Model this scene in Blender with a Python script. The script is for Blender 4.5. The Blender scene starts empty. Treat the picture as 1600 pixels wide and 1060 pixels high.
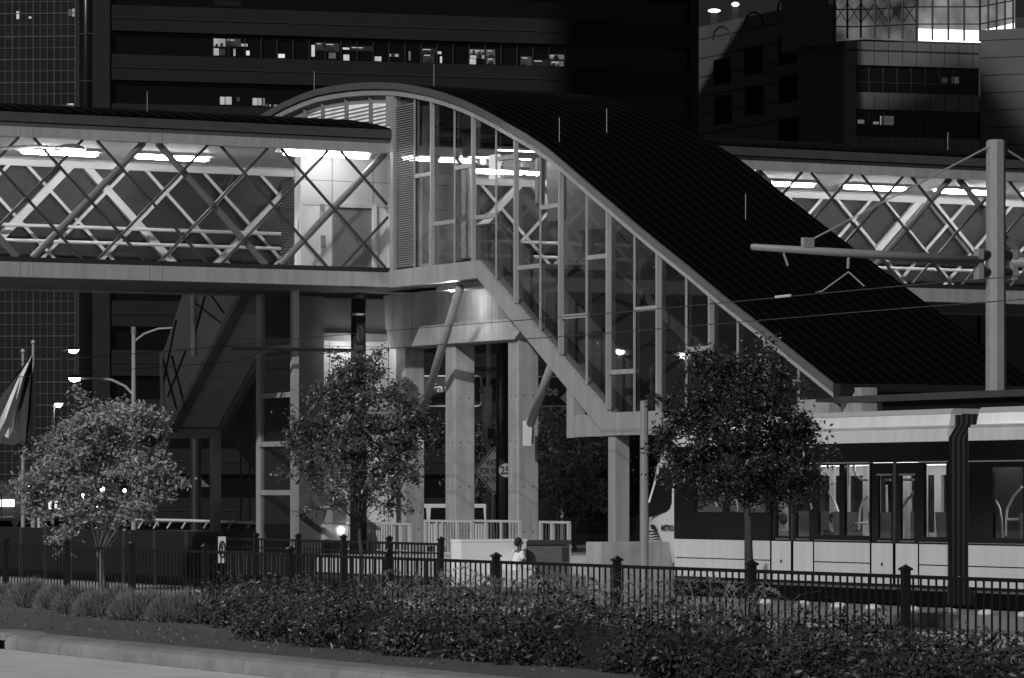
import bpy, math, random
import numpy as np
from mathutils import Vector
R = math.radians
# ------------------------------------------------------------------ camera, sky, sun, exposure
scn = bpy.context.scene
COL = scn.collection
F, CX, YH, EYE = 6000.0, 800.0, 770.0, 2.4        # focal length in photo pixels, centre, horizon row, eye height
cam = bpy.data.objects.new('camera', bpy.data.cameras.new('camera'))
COL.objects.link(cam); scn.camera = cam
cam.location = (0, 0, EYE); cam.rotation_euler = (R(90), 0, 0)
cam.data.sensor_width = 36.0; cam.data.lens = 36.0 * F / 1600.0
cam.data.shift_y = (YH - 530.0) / 1600.0
cam.data.clip_start = 0.5; cam.data.clip_end = 5000
SUN = Vector((0.45, 0.90, -0.55)).normalized()      # the way the light travels
w = bpy.data.worlds.new('World'); scn.world = w; w.use_nodes = True
nt = w.node_tree; bg = nt.nodes['Background']
sky = nt.nodes.new('ShaderNodeTexSky'); sky.sky_type = 'NISHITA'; sky.sun_disc = False
sky.sun_elevation = math.asin(-SUN.z); sky.sun_rotation = math.atan2(-SUN.x, -SUN.y)
bw = nt.nodes.new('ShaderNodeRGBToBW')
nt.links.new(sky.outputs[0], bw.inputs[0]); nt.links.new(bw.outputs[0], bg.inputs['Color'])
bg.inputs['Strength'].default_value = 0.009
sl = bpy.data.lights.new('sun', 'SUN'); sl.energy = 2.05; sl.angle = R(0.9); sl.color = (1, 1, 1)
so = bpy.data.objects.new('sun', sl); COL.objects.link(so)
so.rotation_euler = SUN.to_track_quat('-Z', 'Y').to_euler(); so.location = (-40, -60, 60)
scn.view_settings.view_transform = 'Standard'; scn.view_settings.look = 'None'
scn.view_settings.exposure = 0.0; scn.view_settings.gamma = 1.0
try:
    scn.cycles.use_denoising = True
    scn.cycles.max_bounces = 8; scn.cycles.transparent_max_bounces = 24
    scn.cycles.sample_clamp_indirect = 4
except Exception: pass

# ------------------------------------------------------------------ the site's axes: T along the tracks, S along the skywalk
_n = math.hypot(3100, 6000)
T = Vector((-3100 / _n, 6000 / _n, 0)); S = Vector((6000 / _n, 3100 / _n, 0)); UP = Vector((0, 0, 1))
O = Vector(((745 - 800) / 60.0, 100.0, 0))
def W(t, s, z): return O + T * t + S * s + UP * z
def on_s(px, py, s):
    k = (px - CX) / F; bx = O.x + s * S.x; by = O.y + s * S.y
    t = (k * by - bx) / (T.x - k * T.y); return t, EYE + (by + t * T.y) * (YH - py) / F
def on_t(px, py, t):
    k = (px - CX) / F; bx = O.x + t * T.x; by = O.y + t * T.y
    s = (k * by - bx) / (S.x - k * S.y); return s, EYE + (by + s * S.y) * (YH - py) / F
def fs(px, py, s): t, z = on_s(px, py, s); return W(t, s, z)
def ft(px, py, t): s, z = on_t(px, py, t); return W(t, s, z)
def fZ(px, py, Z): return Vector((Z * (px - CX) / F, Z, EYE + Z * (YH - py) / F))
def fz(px, py, z): Z = F * (z - EYE) / (YH - py); return Vector((Z * (px - CX) / F, Z, z))
def ts(v): d = v - O; return d.x * T.x + d.y * T.y, d.x * S.x + d.y * S.y

# ------------------------------------------------------------------ materials (all grey: the place is shown without colour)
_m = {}
def g3(v): return (v, v, v, 1)
def mat(name, v, rough=0.6, metal=0.0, var=0.0, scale=2.0, bump=0.0, bscale=30.0, spec=0.5, coat=0.0, streak=0.0):
    if name in _m: return _m[name]
    m = bpy.data.materials.new(name); m.use_nodes = True; n = m.node_tree; b = n.nodes['Principled BSDF']
    b.inputs['Base Color'].default_value = g3(v); b.inputs['Roughness'].default_value = rough
    b.inputs['Metallic'].default_value = metal; b.inputs['Specular IOR Level'].default_value = spec
    if coat: b.inputs['Coat Weight'].default_value = coat; b.inputs['Coat Roughness'].default_value = 0.08
    tc = n.nodes.new('ShaderNodeTexCoord')
    if var:
        t = n.nodes.new('ShaderNodeTexNoise'); t.inputs['Scale'].default_value = scale; t.inputs['Detail'].default_value = 8
        t.inputs['Roughness'].default_value = 0.65
        r = n.nodes.new('ShaderNodeMapRange'); r.inputs['From Min'].default_value = 0.25; r.inputs['From Max'].default_value = 0.75
        r.inputs['To Min'].default_value = v * (1 - var); r.inputs['To Max'].default_value = v * (1 + var)
        n.links.new(tc.outputs['Object'], t.inputs['Vector']); n.links.new(t.outputs['Fac'], r.inputs['Value'])
        n.links.new(r.outputs['Result'], b.inputs['Base Color'])
    if streak:
        src = b.inputs['Base Color'].links[0].from_socket if b.inputs['Base Color'].links else None
        mp = n.nodes.new('ShaderNodeMapping'); mp.inputs['Scale'].default_value = (3.0, 3.0, 0.22)
        t3 = n.nodes.new('ShaderNodeTexNoise'); t3.inputs['Scale'].default_value = 1.6; t3.inputs['Detail'].default_value = 5
        r3 = n.nodes.new('ShaderNodeMapRange'); r3.inputs['From Min'].default_value = 0.35; r3.inputs['From Max'].default_value = 0.62
        r3.inputs['To Min'].default_value = 1 - streak; r3.inputs['To Max'].default_value = 1.0
        ml = n.nodes.new('ShaderNodeMath'); ml.operation = 'MULTIPLY'; ml.inputs[1].default_value = v
        n.links.new(tc.outputs['Object'], mp.inputs['Vector']); n.links.new(mp.outputs[0], t3.inputs['Vector']); n.links.new(t3.outputs['Fac'], r3.inputs['Value'])
        if src: n.links.new(src, ml.inputs[1])
        n.links.new(r3.outputs['Result'], ml.inputs[0]); n.links.new(ml.outputs[0], b.inputs['Base Color'])
    if bump:
        t2 = n.nodes.new('ShaderNodeTexNoise'); t2.inputs['Scale'].default_value = bscale; t2.inputs['Detail'].default_value = 6
        bp = n.nodes.new('ShaderNodeBump'); bp.inputs['Strength'].default_value = bump; bp.inputs['Distance'].default_value = 0.02
        n.links.new(tc.outputs['Object'], t2.inputs['Vector']); n.links.new(t2.outputs['Fac'], bp.inputs['Height'])
        n.links.new(bp.outputs['Normal'], b.inputs['Normal'])
    _m[name] = m; return m
def emit(name, v, strength, var=0.0, scale=3.0):
    if name in _m: return _m[name]
    m = bpy.data.materials.new(name); m.use_nodes = True; n = m.node_tree; n.nodes.remove(n.nodes['Principled BSDF'])
    e = n.nodes.new('ShaderNodeEmission'); e.inputs['Color'].default_value = g3(v); e.inputs['Strength'].default_value = strength
    if var:
        tc = n.nodes.new('ShaderNodeTexCoord'); t = n.nodes.new('ShaderNodeTexNoise'); t.inputs['Scale'].default_value = scale
        r = n.nodes.new('ShaderNodeMapRange'); r.inputs['From Min'].default_value = 0.3; r.inputs['From Max'].default_value = 0.7
        r.inputs['To Min'].default_value = v * (1 - var); r.inputs['To Max'].default_value = v
        n.links.new(tc.outputs['Object'], t.inputs['Vector']); n.links.new(t.outputs['Fac'], r.inputs['Value'])
        n.links.new(r.outputs['Result'], e.inputs['Color'])
    n.links.new(e.outputs[0], n.nodes['Material Output'].inputs[0]); _m[name] = m; return m
def glass(name, tint=0.85, refl=0.06, rough=0.02):
    if name in _m: return _m[name]
    m = bpy.data.materials.new(name); m.use_nodes = True; n = m.node_tree; n.nodes.remove(n.nodes['Principled BSDF'])
    tr = n.nodes.new('ShaderNodeBsdfTransparent'); tr.inputs['Color'].default_value = g3(tint)
    gl = n.nodes.new('ShaderNodeBsdfGlossy'); gl.inputs['Roughness'].default_value = rough; gl.inputs['Color'].default_value = g3(0.9)
    lw = n.nodes.new('ShaderNodeLayerWeight'); lw.inputs['Blend'].default_value = 0.5
    pw = n.nodes.new('ShaderNodeMath'); pw.operation = 'POWER'; pw.inputs[1].default_value = 5.0
    ma = n.nodes.new('ShaderNodeMath'); ma.operation = 'MULTIPLY_ADD'; ma.inputs[1].default_value = 0.9; ma.inputs[2].default_value = refl
    mx = n.nodes.new('ShaderNodeMixShader')
    n.links.new(lw.outputs['Facing'], pw.inputs[0]); n.links.new(pw.outputs[0], ma.inputs[0]); n.links.new(ma.outputs[0], mx.inputs[0])
    n.links.new(tr.outputs[0], mx.inputs[1]); n.links.new(gl.outputs[0], mx.inputs[2])
    n.links.new(mx.outputs[0], n.nodes['Material Output'].inputs[0]); _m[name] = m; return m
def screen(name, v, open_):
    """perforated or fritted sheet: partly open, partly a grey surface"""
    if name in _m: return _m[name]
    m = bpy.data.materials.new(name); m.use_nodes = True; n = m.node_tree; b = n.nodes['Principled BSDF']
    b.inputs['Base Color'].default_value = g3(v); b.inputs['Roughness'].default_value = 0.5
    tr = n.nodes.new('ShaderNodeBsdfTransparent'); mx = n.nodes.new('ShaderNodeMixShader'); mx.inputs[0].default_value = open_
    n.links.new(b.outputs[0], mx.inputs[1]); n.links.new(tr.outputs[0], mx.inputs[2])
    n.links.new(mx.outputs[0], n.nodes['Material Output'].inputs[0]); _m[name] = m; return m
PAINT = mat('grey_steel_paint', 0.35, 0.5, var=0.10, scale=0.7, streak=0.16)
PAINTD = mat('dark_grey_paint', 0.22, 0.5, var=0.1)  # darker grey paint for louvre blades, edge beams and lamp poles
WHITE = mat('white_paint', 0.75, 0.5, var=0.05)
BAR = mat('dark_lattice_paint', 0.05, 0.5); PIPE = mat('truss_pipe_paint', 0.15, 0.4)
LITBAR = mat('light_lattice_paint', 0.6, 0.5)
ROOF = mat('black_metal_roof', 0.0025, 0.8, var=0.2, spec=0.03)
SEAM = mat('seam_metal', 0.010, 0.6, spec=0.1)
RAIL = mat('black_fence_paint', 0.012, 0.35, spec=0.4)
CONC = mat('concrete', 0.38, 0.85, var=0.25, scale=1.1, bump=0.3, streak=0.22)
CONCL = mat('light_concrete', 0.62, 0.85, var=0.12, scale=1.5, bump=0.2)
ALU = mat('galvanised', 0.4, 0.4, 0.3, var=0.15, scale=4)
BLACK = mat('black_gloss', 0.008, 0.12, spec=0.5)
DARK = mat('dark_matt', 0.015, 0.7)
TUBE = emit('fluorescent_tube', 1.0, 75.0)
LAMP = emit('street_lamp_glow', 1.0, 40.0)
GLASS = glass('clear_glass', 0.82, 0.02)

# ------------------------------------------------------------------ mesh builder
class MB:
    def __init__(s): s.v = []; s.f = []; s.mi = []; s.cur = 0
    def add(s, vs, fcs):
        b = len(s.v); s.v += [Vector(x) for x in vs]; s.f += [tuple(i + b for i in f) for f in fcs]; s.mi += [s.cur] * len(fcs); return s
    def box(s, o, a, b, c):
        o, a, b, c = map(Vector, (o, a, b, c))
        if a.cross(b).dot(c) < 0: a, b = b, a
        vs = [o, o + a, o + a + b, o + b, o + c, o + a + c, o + a + b + c, o + b + c]
        return s.add(vs, [(3, 2, 1, 0), (4, 5, 6, 7), (0, 1, 5, 4), (1, 2, 6, 5), (2, 3, 7, 6), (3, 0, 4, 7)])
    def tsz(s, t0, t1, s0, s1, z0, z1): return s.box(W(t0, s0, z0), T * (t1 - t0), S * (s1 - s0), UP * (z1 - z0))
    def xyz(s, x0, x1, y0, y1, z0, z1): return s.box((x0, y0, z0), (x1 - x0, 0, 0), (0, y1 - y0, 0), (0, 0, z1 - z0))
    def bar(s, p, q, a, b):
        """rectangular bar p->q whose section is spanned by the vectors a and b, centred"""
        p, q, a, b = map(Vector, (p, q, a, b)); return s.box(p - a / 2 - b / 2, q - p, a, b)
    def tube(s, pts, r, n=8, cap=True):
        pts = [Vector(p) for p in pts]; k = len(pts); rs = r if isinstance(r, (list, tuple)) else [r] * k
        base = len(s.v); ref = None
        for i, p in enumerate(pts):
            d = (pts[min(i + 1, k - 1)] - pts[max(i - 1, 0)]).normalized()
            if ref is None: ref = Vector((1, 0, 0)) if abs(d.x) < 0.8 else Vector((0, 1, 0))
            u = (ref - d * ref.dot(d)).normalized(); v = d.cross(u); ref = u
            for j in range(n):
                a = 2 * math.pi * j / n; s.v.append(p + (u * math.cos(a) + v * math.sin(a)) * rs[i])
        for i in range(k - 1):
            for j in range(n):
                a = base + i * n + j; b = base + i * n + (j + 1) % n
                s.f.append((a, b, b + n, a + n)); s.mi.append(s.cur)
        if cap:
            s.f.append(tuple(base + j for j in range(n))[::-1]); s.mi.append(s.cur)
            s.f.append(tuple(base + (k - 1) * n + j for j in range(n))); s.mi.append(s.cur)
        return s
    def prism(s, pts, off):
        pts = [Vector(p) for p in pts]; off = Vector(off); n = len(pts)
        nrm = Vector((0, 0, 0))
        for i in range(n): nrm += pts[i].cross(pts[(i + 1) % n])
        if nrm.dot(off) > 0: pts = pts[::-1]
        vs = pts + [p + off for p in pts]
        return s.add(vs, [tuple(range(n)), tuple(range(2 * n - 1, n - 1, -1))] + [((i + 1) % n, i, i + n, (i + 1) % n + n) for i in range(n)])
    def ball(s, c, rx, ry=None, rz=None, n=10, m=6):
        ry = ry or rx; rz = rz or rx; c = Vector(c); b = len(s.v); rows = []
        for i in range(m + 1):
            th = math.pi * i / m; rows.append([])
            for j in range(n):
                a = 2 * math.pi * j / n
                s.v.append(c + Vector((rx * math.sin(th) * math.cos(a), ry * math.sin(th) * math.sin(a), rz * math.cos(th))))
        for i in range(m):
            for j in range(n):
                a = b + i * n + j; d = b + i * n + (j + 1) % n
                s.f.append((a, a + n, d + n, d)); s.mi.append(s.cur)
        return s
    def lathe(s, c, prof, n=12):
        c = Vector(c); b = len(s.v)
        for r, z in prof:
            for j in range(n):
                a = 2 * math.pi * j / n; s.v.append(c + Vector((r * math.cos(a), r * math.sin(a), z)))
        for i in range(len(prof) - 1):
            for j in range(n):
                a = b + i * n + j; d = b + i * n + (j + 1) % n
                s.f.append((a, d, d + n, a + n)); s.mi.append(s.cur)
        s.f.append(tuple(b + j for j in range(n))[::-1]); s.mi.append(s.cur)
        e = b + (len(prof) - 1) * n; s.f.append(tuple(e + j for j in range(n))); s.mi.append(s.cur)
        return s
    def sheet(s, grid, thick=None):
        """grid[i][j] of points -> quads"""
        b = len(s.v); m = len(grid[0])
        for row in grid: s.v += [Vector(p) for p in row]
        for i in range(len(grid) - 1):
            for j in range(m - 1):
                a = b + i * m + j; s.f.append((a, a + 1, a + m + 1, a + m)); s.mi.append(s.cur)
        return s
    def build(s, name, m, parent=None, loc=None, smooth=False, bevel=0.0, local=False):
        off = Vector((0, 0, 0))
        if parent is not None and not local:
            p = parent
            while p is not None: off = off + p.location; p = p.parent
        l = Vector(loc) if loc is not None else Vector((0, 0, 0))
        me = bpy.data.meshes.new(name)
        me.from_pydata([tuple(v - off - l) for v in s.v], [], s.f)
        for mm in (m if isinstance(m, (list, tuple)) else [m]): me.materials.append(mm)
        if isinstance(m, (list, tuple)): me.polygons.foreach_set('material_index', s.mi)
        if smooth: me.polygons.foreach_set('use_smooth', [True] * len(me.polygons))
        me.update(); o = bpy.data.objects.new(name, me); o.location = l; COL.objects.link(o)
        if parent is not None: o.parent = parent
        if bevel:
            bv = o.modifiers.new('bevel', 'BEVEL'); bv.width = bevel; bv.segments = 2; bv.limit_method = 'ANGLE'
        return o
def tag(o, label, cat, group=None, kind=None):
    if label: o['label'] = label
    if cat: o['category'] = cat
    if group: o['group'] = group
    if kind: o['kind'] = kind
    return o
def struct(o, kind='structure'): o['kind'] = kind; return o
def thing(name, label, cat, loc, group=None):
    o = bpy.data.objects.new(name, None); o.location = loc; o.empty_display_size = 0.3; COL.objects.link(o)
    return tag(o, label, cat, group)
def copy_tree(o, parent=None):
    c = o.copy(); COL.objects.link(c)
    if parent is not None: c.parent = parent
    for ch in list(o.children): copy_tree(ch, c)
    return c
def text(mb, s, org, right, up, h, width=None, depth=0.01, bold=0.0):
    """write s on a plane; org = lower left corner, h = capital height in metres"""
    cu = bpy.data.curves.new('t', 'FONT'); cu.body = s; cu.size = 1.0; cu.offset = bold; cu.resolution_u = 3
    ob = bpy.data.objects.new('t', cu); COL.objects.link(ob)
    dg = bpy.context.evaluated_depsgraph_get(); me = bpy.data.meshes.new_from_object(ob.evaluated_get(dg))
    right = Vector(right).normalized(); up = Vector(up).normalized(); nrm = right.cross(up)
    xs = [v.co.x for v in me.vertices]; x0, x1 = min(xs), max(xs)
    kx = (width / (x1 - x0)) if width else h / 0.7; kz = h / 0.7
    mb.add([Vector(org) + right * ((v.co.x - x0) * kx) + up * (v.co.y * kz) + nrm * depth for v in me.vertices], [tuple(p.vertices) for p in me.polygons])
    bpy.data.objects.remove(ob); bpy.data.curves.remove(cu); bpy.data.meshes.remove(me); return mb
rnd = random.Random(7)
def wall_open(mb, t0, t1, z0, z1, s0, s1, holes):
    """wall in the T-Z plane between s0 and s1 with rectangular holes (ta,tb,za,zb)"""
    ts_ = sorted({t0, t1} | {min(max(h[i], t0), t1) for h in holes for i in (0, 1)})
    for a, b in zip(ts_[:-1], ts_[1:]):
        if b - a < 1e-4: continue
        cut = sorted([(h[2], h[3]) for h in holes if h[0] <= a + 1e-5 and h[1] >= b - 1e-5]); z = z0
        for c, d in cut:
            if c > z + 1e-4: mb.tsz(a, b, s0, s1, z, c)
            z = max(z, d)
        if z1 > z + 1e-4: mb.tsz(a, b, s0, s1, z, z1)
    return mb
# ================================================================== ground, road, bed
gm = mat('ground_paving', 0.16, 0.9, var=0.25, scale=0.25, bump=0.2, bscale=8)
struct(MB().add([(-900, -300, 0), (900, -300, 0), (900, 2500, 0), (-900, 2500, 0)], [(0, 1, 2, 3)]).build('ground', gm))
m = MB()                                             # pale paved strip behind the near fence and the track slab
m.tsz(-70, 60, -14.1, -7.9, 0.0, 0.006)
struct(m.build('pavement', mat('pale_pavement', 0.5, 0.9, var=0.15, scale=1.2, bump=0.2)))
m = MB(); m.tsz(-70, 90, -6.9, 9.0, 0, 0.24)
struct(m.build('track_slab', mat('track_slab_concrete', 0.20, 0.9, var=0.25, scale=0.8, bump=0.3)))
struct(MB().tsz(-8.5, 90, -7.2, -2.3, 0.244, 0.25).build('ballast', mat('dark_ballast', 0.03, 0.95, var=0.5, scale=6, bump=0.8)))
struct(MB().tsz(-0.9, 5.2, -2.2, 8.0, 0.24, 0.72).build('station_plaza', CONCL))
struct(MB().tsz(5.2, 22, -2.2, 8.0, 0.24, 0.716).build('plaza_paving', mat('plaza_dark_paving', 0.05, 0.9, var=0.3)))
for i, s in enumerate((-4.5, -3.06)):
    struct(MB().tsz(-70, 120, s - 0.035, s + 0.035, 0.251, 0.31).build('rail_track', mat('rail_steel', 0.25, 0.35, 0.6)))
roadm = mat('road_concrete', 0.76, 0.85, var=0.2, scale=0.9, bump=0.25, bscale=40)
struct(MB().tsz(-75, 60, -80, -30.02, 0.45, 0.60).build('road', roadm))
# kerb with a rounded top, joints and a drain mouth at the far left
kp = [(-30.0, 0.60), (-30.0, 0.68), (-29.97, 0.735), (-29.91, 0.765), (-29.80, 0.775), (-29.55, 0.775), (-29.50, 0.74), (-29.50, 0.5), (-30.0, 0.5)]
m = MB(); t = -75.0; cuts = [-75]
for px in (1600, 1200, 820, 560, 360, 92, 30, 12): cuts.append(ts(fz(px, 1013 + (px) * 0.115, 0.6))[0])
cuts = sorted([c for c in cuts if c < 20]); cuts[0] = -75; endt = cuts[-1]
for a, b in zip(cuts[:-1], cuts[1:]): m.prism([W(a + 0.015, s, z) for s, z in kp], T * (b - a - 0.03))
m.tsz(endt + 0.9, 55, -30.0, -29.5, 0.5, 0.775); m.tsz(endt, endt + 0.9, -30.0, -29.5, 0.70, 0.79); m.tsz(endt, endt + 0.9, -29.7, -29.5, 0.5, 0.70)
struct(m.build('kerb', mat('kerb_concrete', 0.28, 0.85, var=0.35, scale=2.0, bump=0.4)))
grid = []
for i in range(0, 70):
    t = -75 + i * 2.0
    row = []
    for j in range(0, 30):
        s = -29.5 + j * 0.5; u = j / 29.0
        z = 0.74 * (1 - u) ** 0.9 + 0.02 + (rnd.random() - 0.5) * 0.04 * (1 if 0 < j < 29 else 0)
        if j > 26: z = min(z, 0.05)
        row.append(W(t, s, max(z, 0.015)))
    grid.append(row)
struct(MB().sheet(grid).build('planting_bed', mat('mulch_soil', 0.12, 0.95, var=0.35, scale=3.0, bump=0.9, bscale=25), smooth=True))

# ================================================================== skywalk
TW, TF = 5.14, 11.6                                  # near and far face of the skywalk
SA, SB, HW = -17.0, 30.0, 5.3                        # its ends, and the width of the stair house it runs through
sk = thing('skywalk', 'long covered glass and lattice skywalk crossing high over the tracks behind the stair house', 'skywalk', W(8.4, 0, 8.0))
def seg(): return ((SA, -0.03), (HW + 0.05, SB))
m = MB()
for a, b in seg():
    m.tsz(TW - 0.02, TW + 0.28, a, b, 11.64, 12.0); m.tsz(TF - 0.28, TF, a, b, 11.64, 12.0)
for px in (40, 242, 436, 1350): 
    s = on_t(px, 225, TW)[0]
    for d in (-0.18, 0.18): m.tsz(TW - 0.034, TW - 0.02, s + d - 0.012, s + d + 0.012, 11.65, 11.99)
m.build('top_beam', PAINT, sk)
m = MB()
for a, b in seg():
    m.tsz(TW - 0.02, TW + 0.28, a, b, 8.0, 8.39); m.tsz(TF - 0.28, TF, a, b, 8.0, 8.39)
for px in (40, 242, 436, 1350):
    s = on_t(px, 420, TW)[0]
    for d in (-0.18, 0.18): m.tsz(TW - 0.034, TW - 0.02, s + d - 0.012, s + d + 0.012, 8.01, 8.38)
m.build('floor_beam', PAINT, sk)
m = MB()
for a, b in seg(): m.tsz(TW + 0.02, TW + 0.1, a, b, 8.392, 8.52); m.tsz(TF - 0.1, TF - 0.02, a, b, 8.392, 8.52)
m.build('bottom_rail', DARK, sk)
MB().tsz(TW + 0.29, TF - 0.29, SA, SB, 8.05, 8.30).build('floor', mat('skywalk_soffit', 0.13, 0.8, var=0.15), sk)
MB().tsz(TW + 0.29, TF - 0.29, SA, SB, 11.68, 11.9).build('ceiling', mat('white_ceiling', 0.72, 0.7, var=0.03), sk)
m = MB()
for a, b in seg():
    prof = [(TW - 0.12, 12.003), (TW - 0.12, 12.28), (TW + 0.1, 12.34)] + [(TW + 0.1 + (TF - TW - 0.2) * k / 8, 12.34 + 0.42 * math.sin(math.pi * k / 8)) for k in range(1, 8)] + [(TF - 0.1, 12.34), (TF + 0.12, 12.28), (TF + 0.12, 12.003)]
    m.cur = 0; m.prism([W(t, a, z) for t, z in prof], S * (b - a))
    m.cur = 1; s = a + 0.2
    while s < b:
        for (p, q) in zip(prof[2:-3], prof[3:-2]): m.bar(W(p[0], s, p[1] + 0.015), W(q[0], s, q[1] + 0.015), S * 0.02, UP * 0.04)
        s += 0.42
m.build('roof', [ROOF, SEAM], sk)
m = MB()
for a, b in seg(): m.tsz(TW - 0.15, TW - 0.122, a, b, 12.02, 12.26)
m.build('eave_gutter', mat('gutter_grey', 0.06, 0.5, var=0.2), sk)
def lattice(t, s_lo, s_hi, s_thick_d, s_thick_u, d, run, z0, z1, thin, thick, dep, mt, names, par):
    for sgn, st in ((1, s_thick_d), (-1, s_thick_u)):
        for k in range(-24, 25):
            a = st + k * d; b = a + sgn * run            # from (a,z1) down to (b,z0)
            f0, f1 = 0.0, 1.0
            lo, hi = s_lo, s_hi
            if min(a, b) > hi - 0.05 or max(a, b) < lo + 0.05: continue
            def fr(x): return (x - a) / (b - a)
            e = sorted((fr(lo), fr(hi))); f0 = max(0, e[0]); f1 = min(1, e[1])
            if f1 - f0 < 0.03: continue
            p = W(t, a + (b - a) * f0, z1 + (z0 - z1) * f0); q = W(t, a + (b - a) * f1, z1 + (z0 - z1) * f1)
            big = (k % 4 == 0); wd = thick if big else thin
            dirn = (q - p).normalized(); side = dirn.cross(T).normalized()
            off = T * (0.03 if sgn > 0 else -0.03)
            mb = MB()
            if big and dep > 0.1: mb.tube([p + T * 0.12, q + T * 0.12], wd / 2, 10)
            else: mb.bar(p + off, q + off, side * wd, T * (0.06 if not big else 0.16))
            mb.build(names[0] if big else names[1], PIPE if (big and dep > .1) else mt, par, smooth=False)
dN = (on_t(606, 243, TW)[0] - on_t(229, 224, TW)[0]) / 4
runN = abs(on_t(57, 402, TW)[0] - on_t(229, 224, TW)[0]) * 3.1 / 3.07
NMS = ('truss_diagonal', 'lattice_bar')
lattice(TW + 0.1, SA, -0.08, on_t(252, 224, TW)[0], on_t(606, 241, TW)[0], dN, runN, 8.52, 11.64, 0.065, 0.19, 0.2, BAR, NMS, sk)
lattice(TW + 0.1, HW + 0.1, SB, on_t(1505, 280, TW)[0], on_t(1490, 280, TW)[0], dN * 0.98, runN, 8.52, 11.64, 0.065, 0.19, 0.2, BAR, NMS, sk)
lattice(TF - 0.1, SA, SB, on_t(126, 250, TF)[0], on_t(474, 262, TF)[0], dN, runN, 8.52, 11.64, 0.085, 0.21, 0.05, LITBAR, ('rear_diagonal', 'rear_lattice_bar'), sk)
MB().tsz(TF + 0.02, TF + 0.03, SA, SB, 8.5, 11.66).build('rear_glazing', screen('fritted_glass', 0.045, 0.4), sk)
for z in (9.78, 9.36): MB().tube([W(TF - 0.5, SA, z), W(TF - 0.5, SB, z)], 0.05, 8).build('handrail', LITBAR, sk)
m = MB()
for a, b in seg(): m.tsz(TF - 0.2, TF - 0.1, a, b, 11.45, 11.639)
m.build('rear_top_rail', LITBAR, sk)
MB().tsz(TW + 0.2, TW + 0.206, SA, -0.03, 8.5, 11.64).build('front_glazing', glass('skywalk_glass', 0.93, 0.0), sk)
MB().tsz(TW + 0.2, TW + 0.206, HW + 0.06, SB, 8.5, 11.64).build('front_glazing', glass('skywalk_glass'), sk)
fx = MB(); k = 0
s = on_t(268, 235, 8.3)[0] - 3.25 * 6
while s < SB - 2:
    if not (-2.9 < s < -0.3):
        b = MB(); b.tsz(8.0, 8.6, s - 1.15, s + 1.15, 11.60, 11.679); f = b.build('light_fixture', WHITE, sk)
        lens = MB(); p0 = W(8.3, s - 1.1, 11.56); lens.tube([p0, W(8.3, s - 1.0, 11.56), W(8.3, s + 1.0, 11.56), W(8.3, s + 1.1, 11.56)], [0.03, 0.07, 0.07, 0.03], 8)
        lens.build('fluorescent_tube', TUBE, f)
    s += 3.25
b = MB(); b.tsz(5.62, 5.95, -3.1, -0.4, 11.60, 11.679); f = b.build('light_fixture', WHITE, sk)  # extra fixture hidden behind the top beam, added to brighten the lobby wall
MB().tube([W(5.6, -3.0, 11.57), W(5.6, -0.5, 11.57)], 0.07, 8).build('fluorescent_tube', emit('lobby_fill_tube', 1, 30), f)

# ================================================================== elevator tower under and inside the skywalk
ts7 = 7.15
se = on_t(458, 600, ts7)[0]                          # near corner of the glass shaft
tl = on_s(403, 600, se)[0]
ev = thing('elevator_tower', 'glass elevator shaft with pale panelled lobby wall and grey door inside the skywalk', 'elevator', W(ts7, se, 0.72))
for i, t in enumerate((ts7 + 0.06, tl)):
    MB().tsz(t - 0.09, t + 0.09, se - 0.02, se + 0.16, 0.72, 7.95).build('shaft_post', PAINT, ev)
for px in (545, 618, 694, 770):
    z = on_s(430, px, se)[1]; MB().tsz(ts7 + 0.16, tl - 0.1, se, se + 0.1, z - 0.07, z + 0.07).build('shaft_rail', PAINT, ev)
MB().tsz(ts7 + 0.15, tl - 0.08, se + 0.05, se + 0.06, 0.75, 7.9).build('shaft_glass', glass('shaft_glass', 0.8, 0.06), ev)
MB().tsz(tl - 0.22, tl - 0.12, se + 0.18, se + 1.2, 0.72, 7.95).build('shaft_back', mat('shaft_back_grey', 0.05, 0.7, var=0.3, scale=0.6), ev)
sl_, sr_ = on_t(470, 330, 6.6)[0], on_t(700, 330, 6.6)[0]
WL = mat('lobby_panel', 0.72, 0.55, var=0.03)
m = MB(); m.tsz(6.6, 6.75, sl_, sr_, 8.3, 11.67)
zj = on_t(520, 338 - 18, 6.6)[1]
m.build('lobby_wall', WL, ev)
m = MB()
for px in (519, 583): 
    s = on_t(px, 300, 6.6)[0]; m.tsz(6.592, 6.6, s - 0.012, s + 0.012, 8.3, 11.66)
for py in (245, 283, 322): z = on_t(520, py, 6.6)[1]; m.tsz(6.592, 6.6, sl_ + 0.03, sr_, z - 0.01, z + 0.01)
m.build('panel_joint', mat('joint_grey', 0.3, 0.7), ev)
d0, d1 = on_t(520, 400, 6.6)[0], on_t(580, 400, 6.6)[0]
dz = on_t(550, 325, 6.6)[1]
dr = MB().tsz(6.56, 6.598, d0, d1, 8.3, dz).build('door', mat('brushed_door', 0.22, 0.45, 0.2, var=0.15), ev)
MB().tsz(6.5, 6.6, d1, d1 + 0.12, 8.3, dz + 0.1).build('door_jamb', WHITE, ev)
MB().tsz(6.5, 6.6, d0, d1, dz, dz + 0.1).build('door_head', LITBAR, ev)
for (x0, y0, x1, y1, v) in ((500, 319, 507, 332, 0.25), (499, 334, 508, 342, 0.45), (501, 368, 508, 388, 0.25)):
    a, za = on_t(x0, y0, 6.6); b, zb = on_t(x1, y1, 6.6)
    MB().tsz(6.57, 6.6, a, b, zb, za).build('wall_plate', mat('plate_%d' % int(v * 100), v, 0.5), ev)
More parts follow.
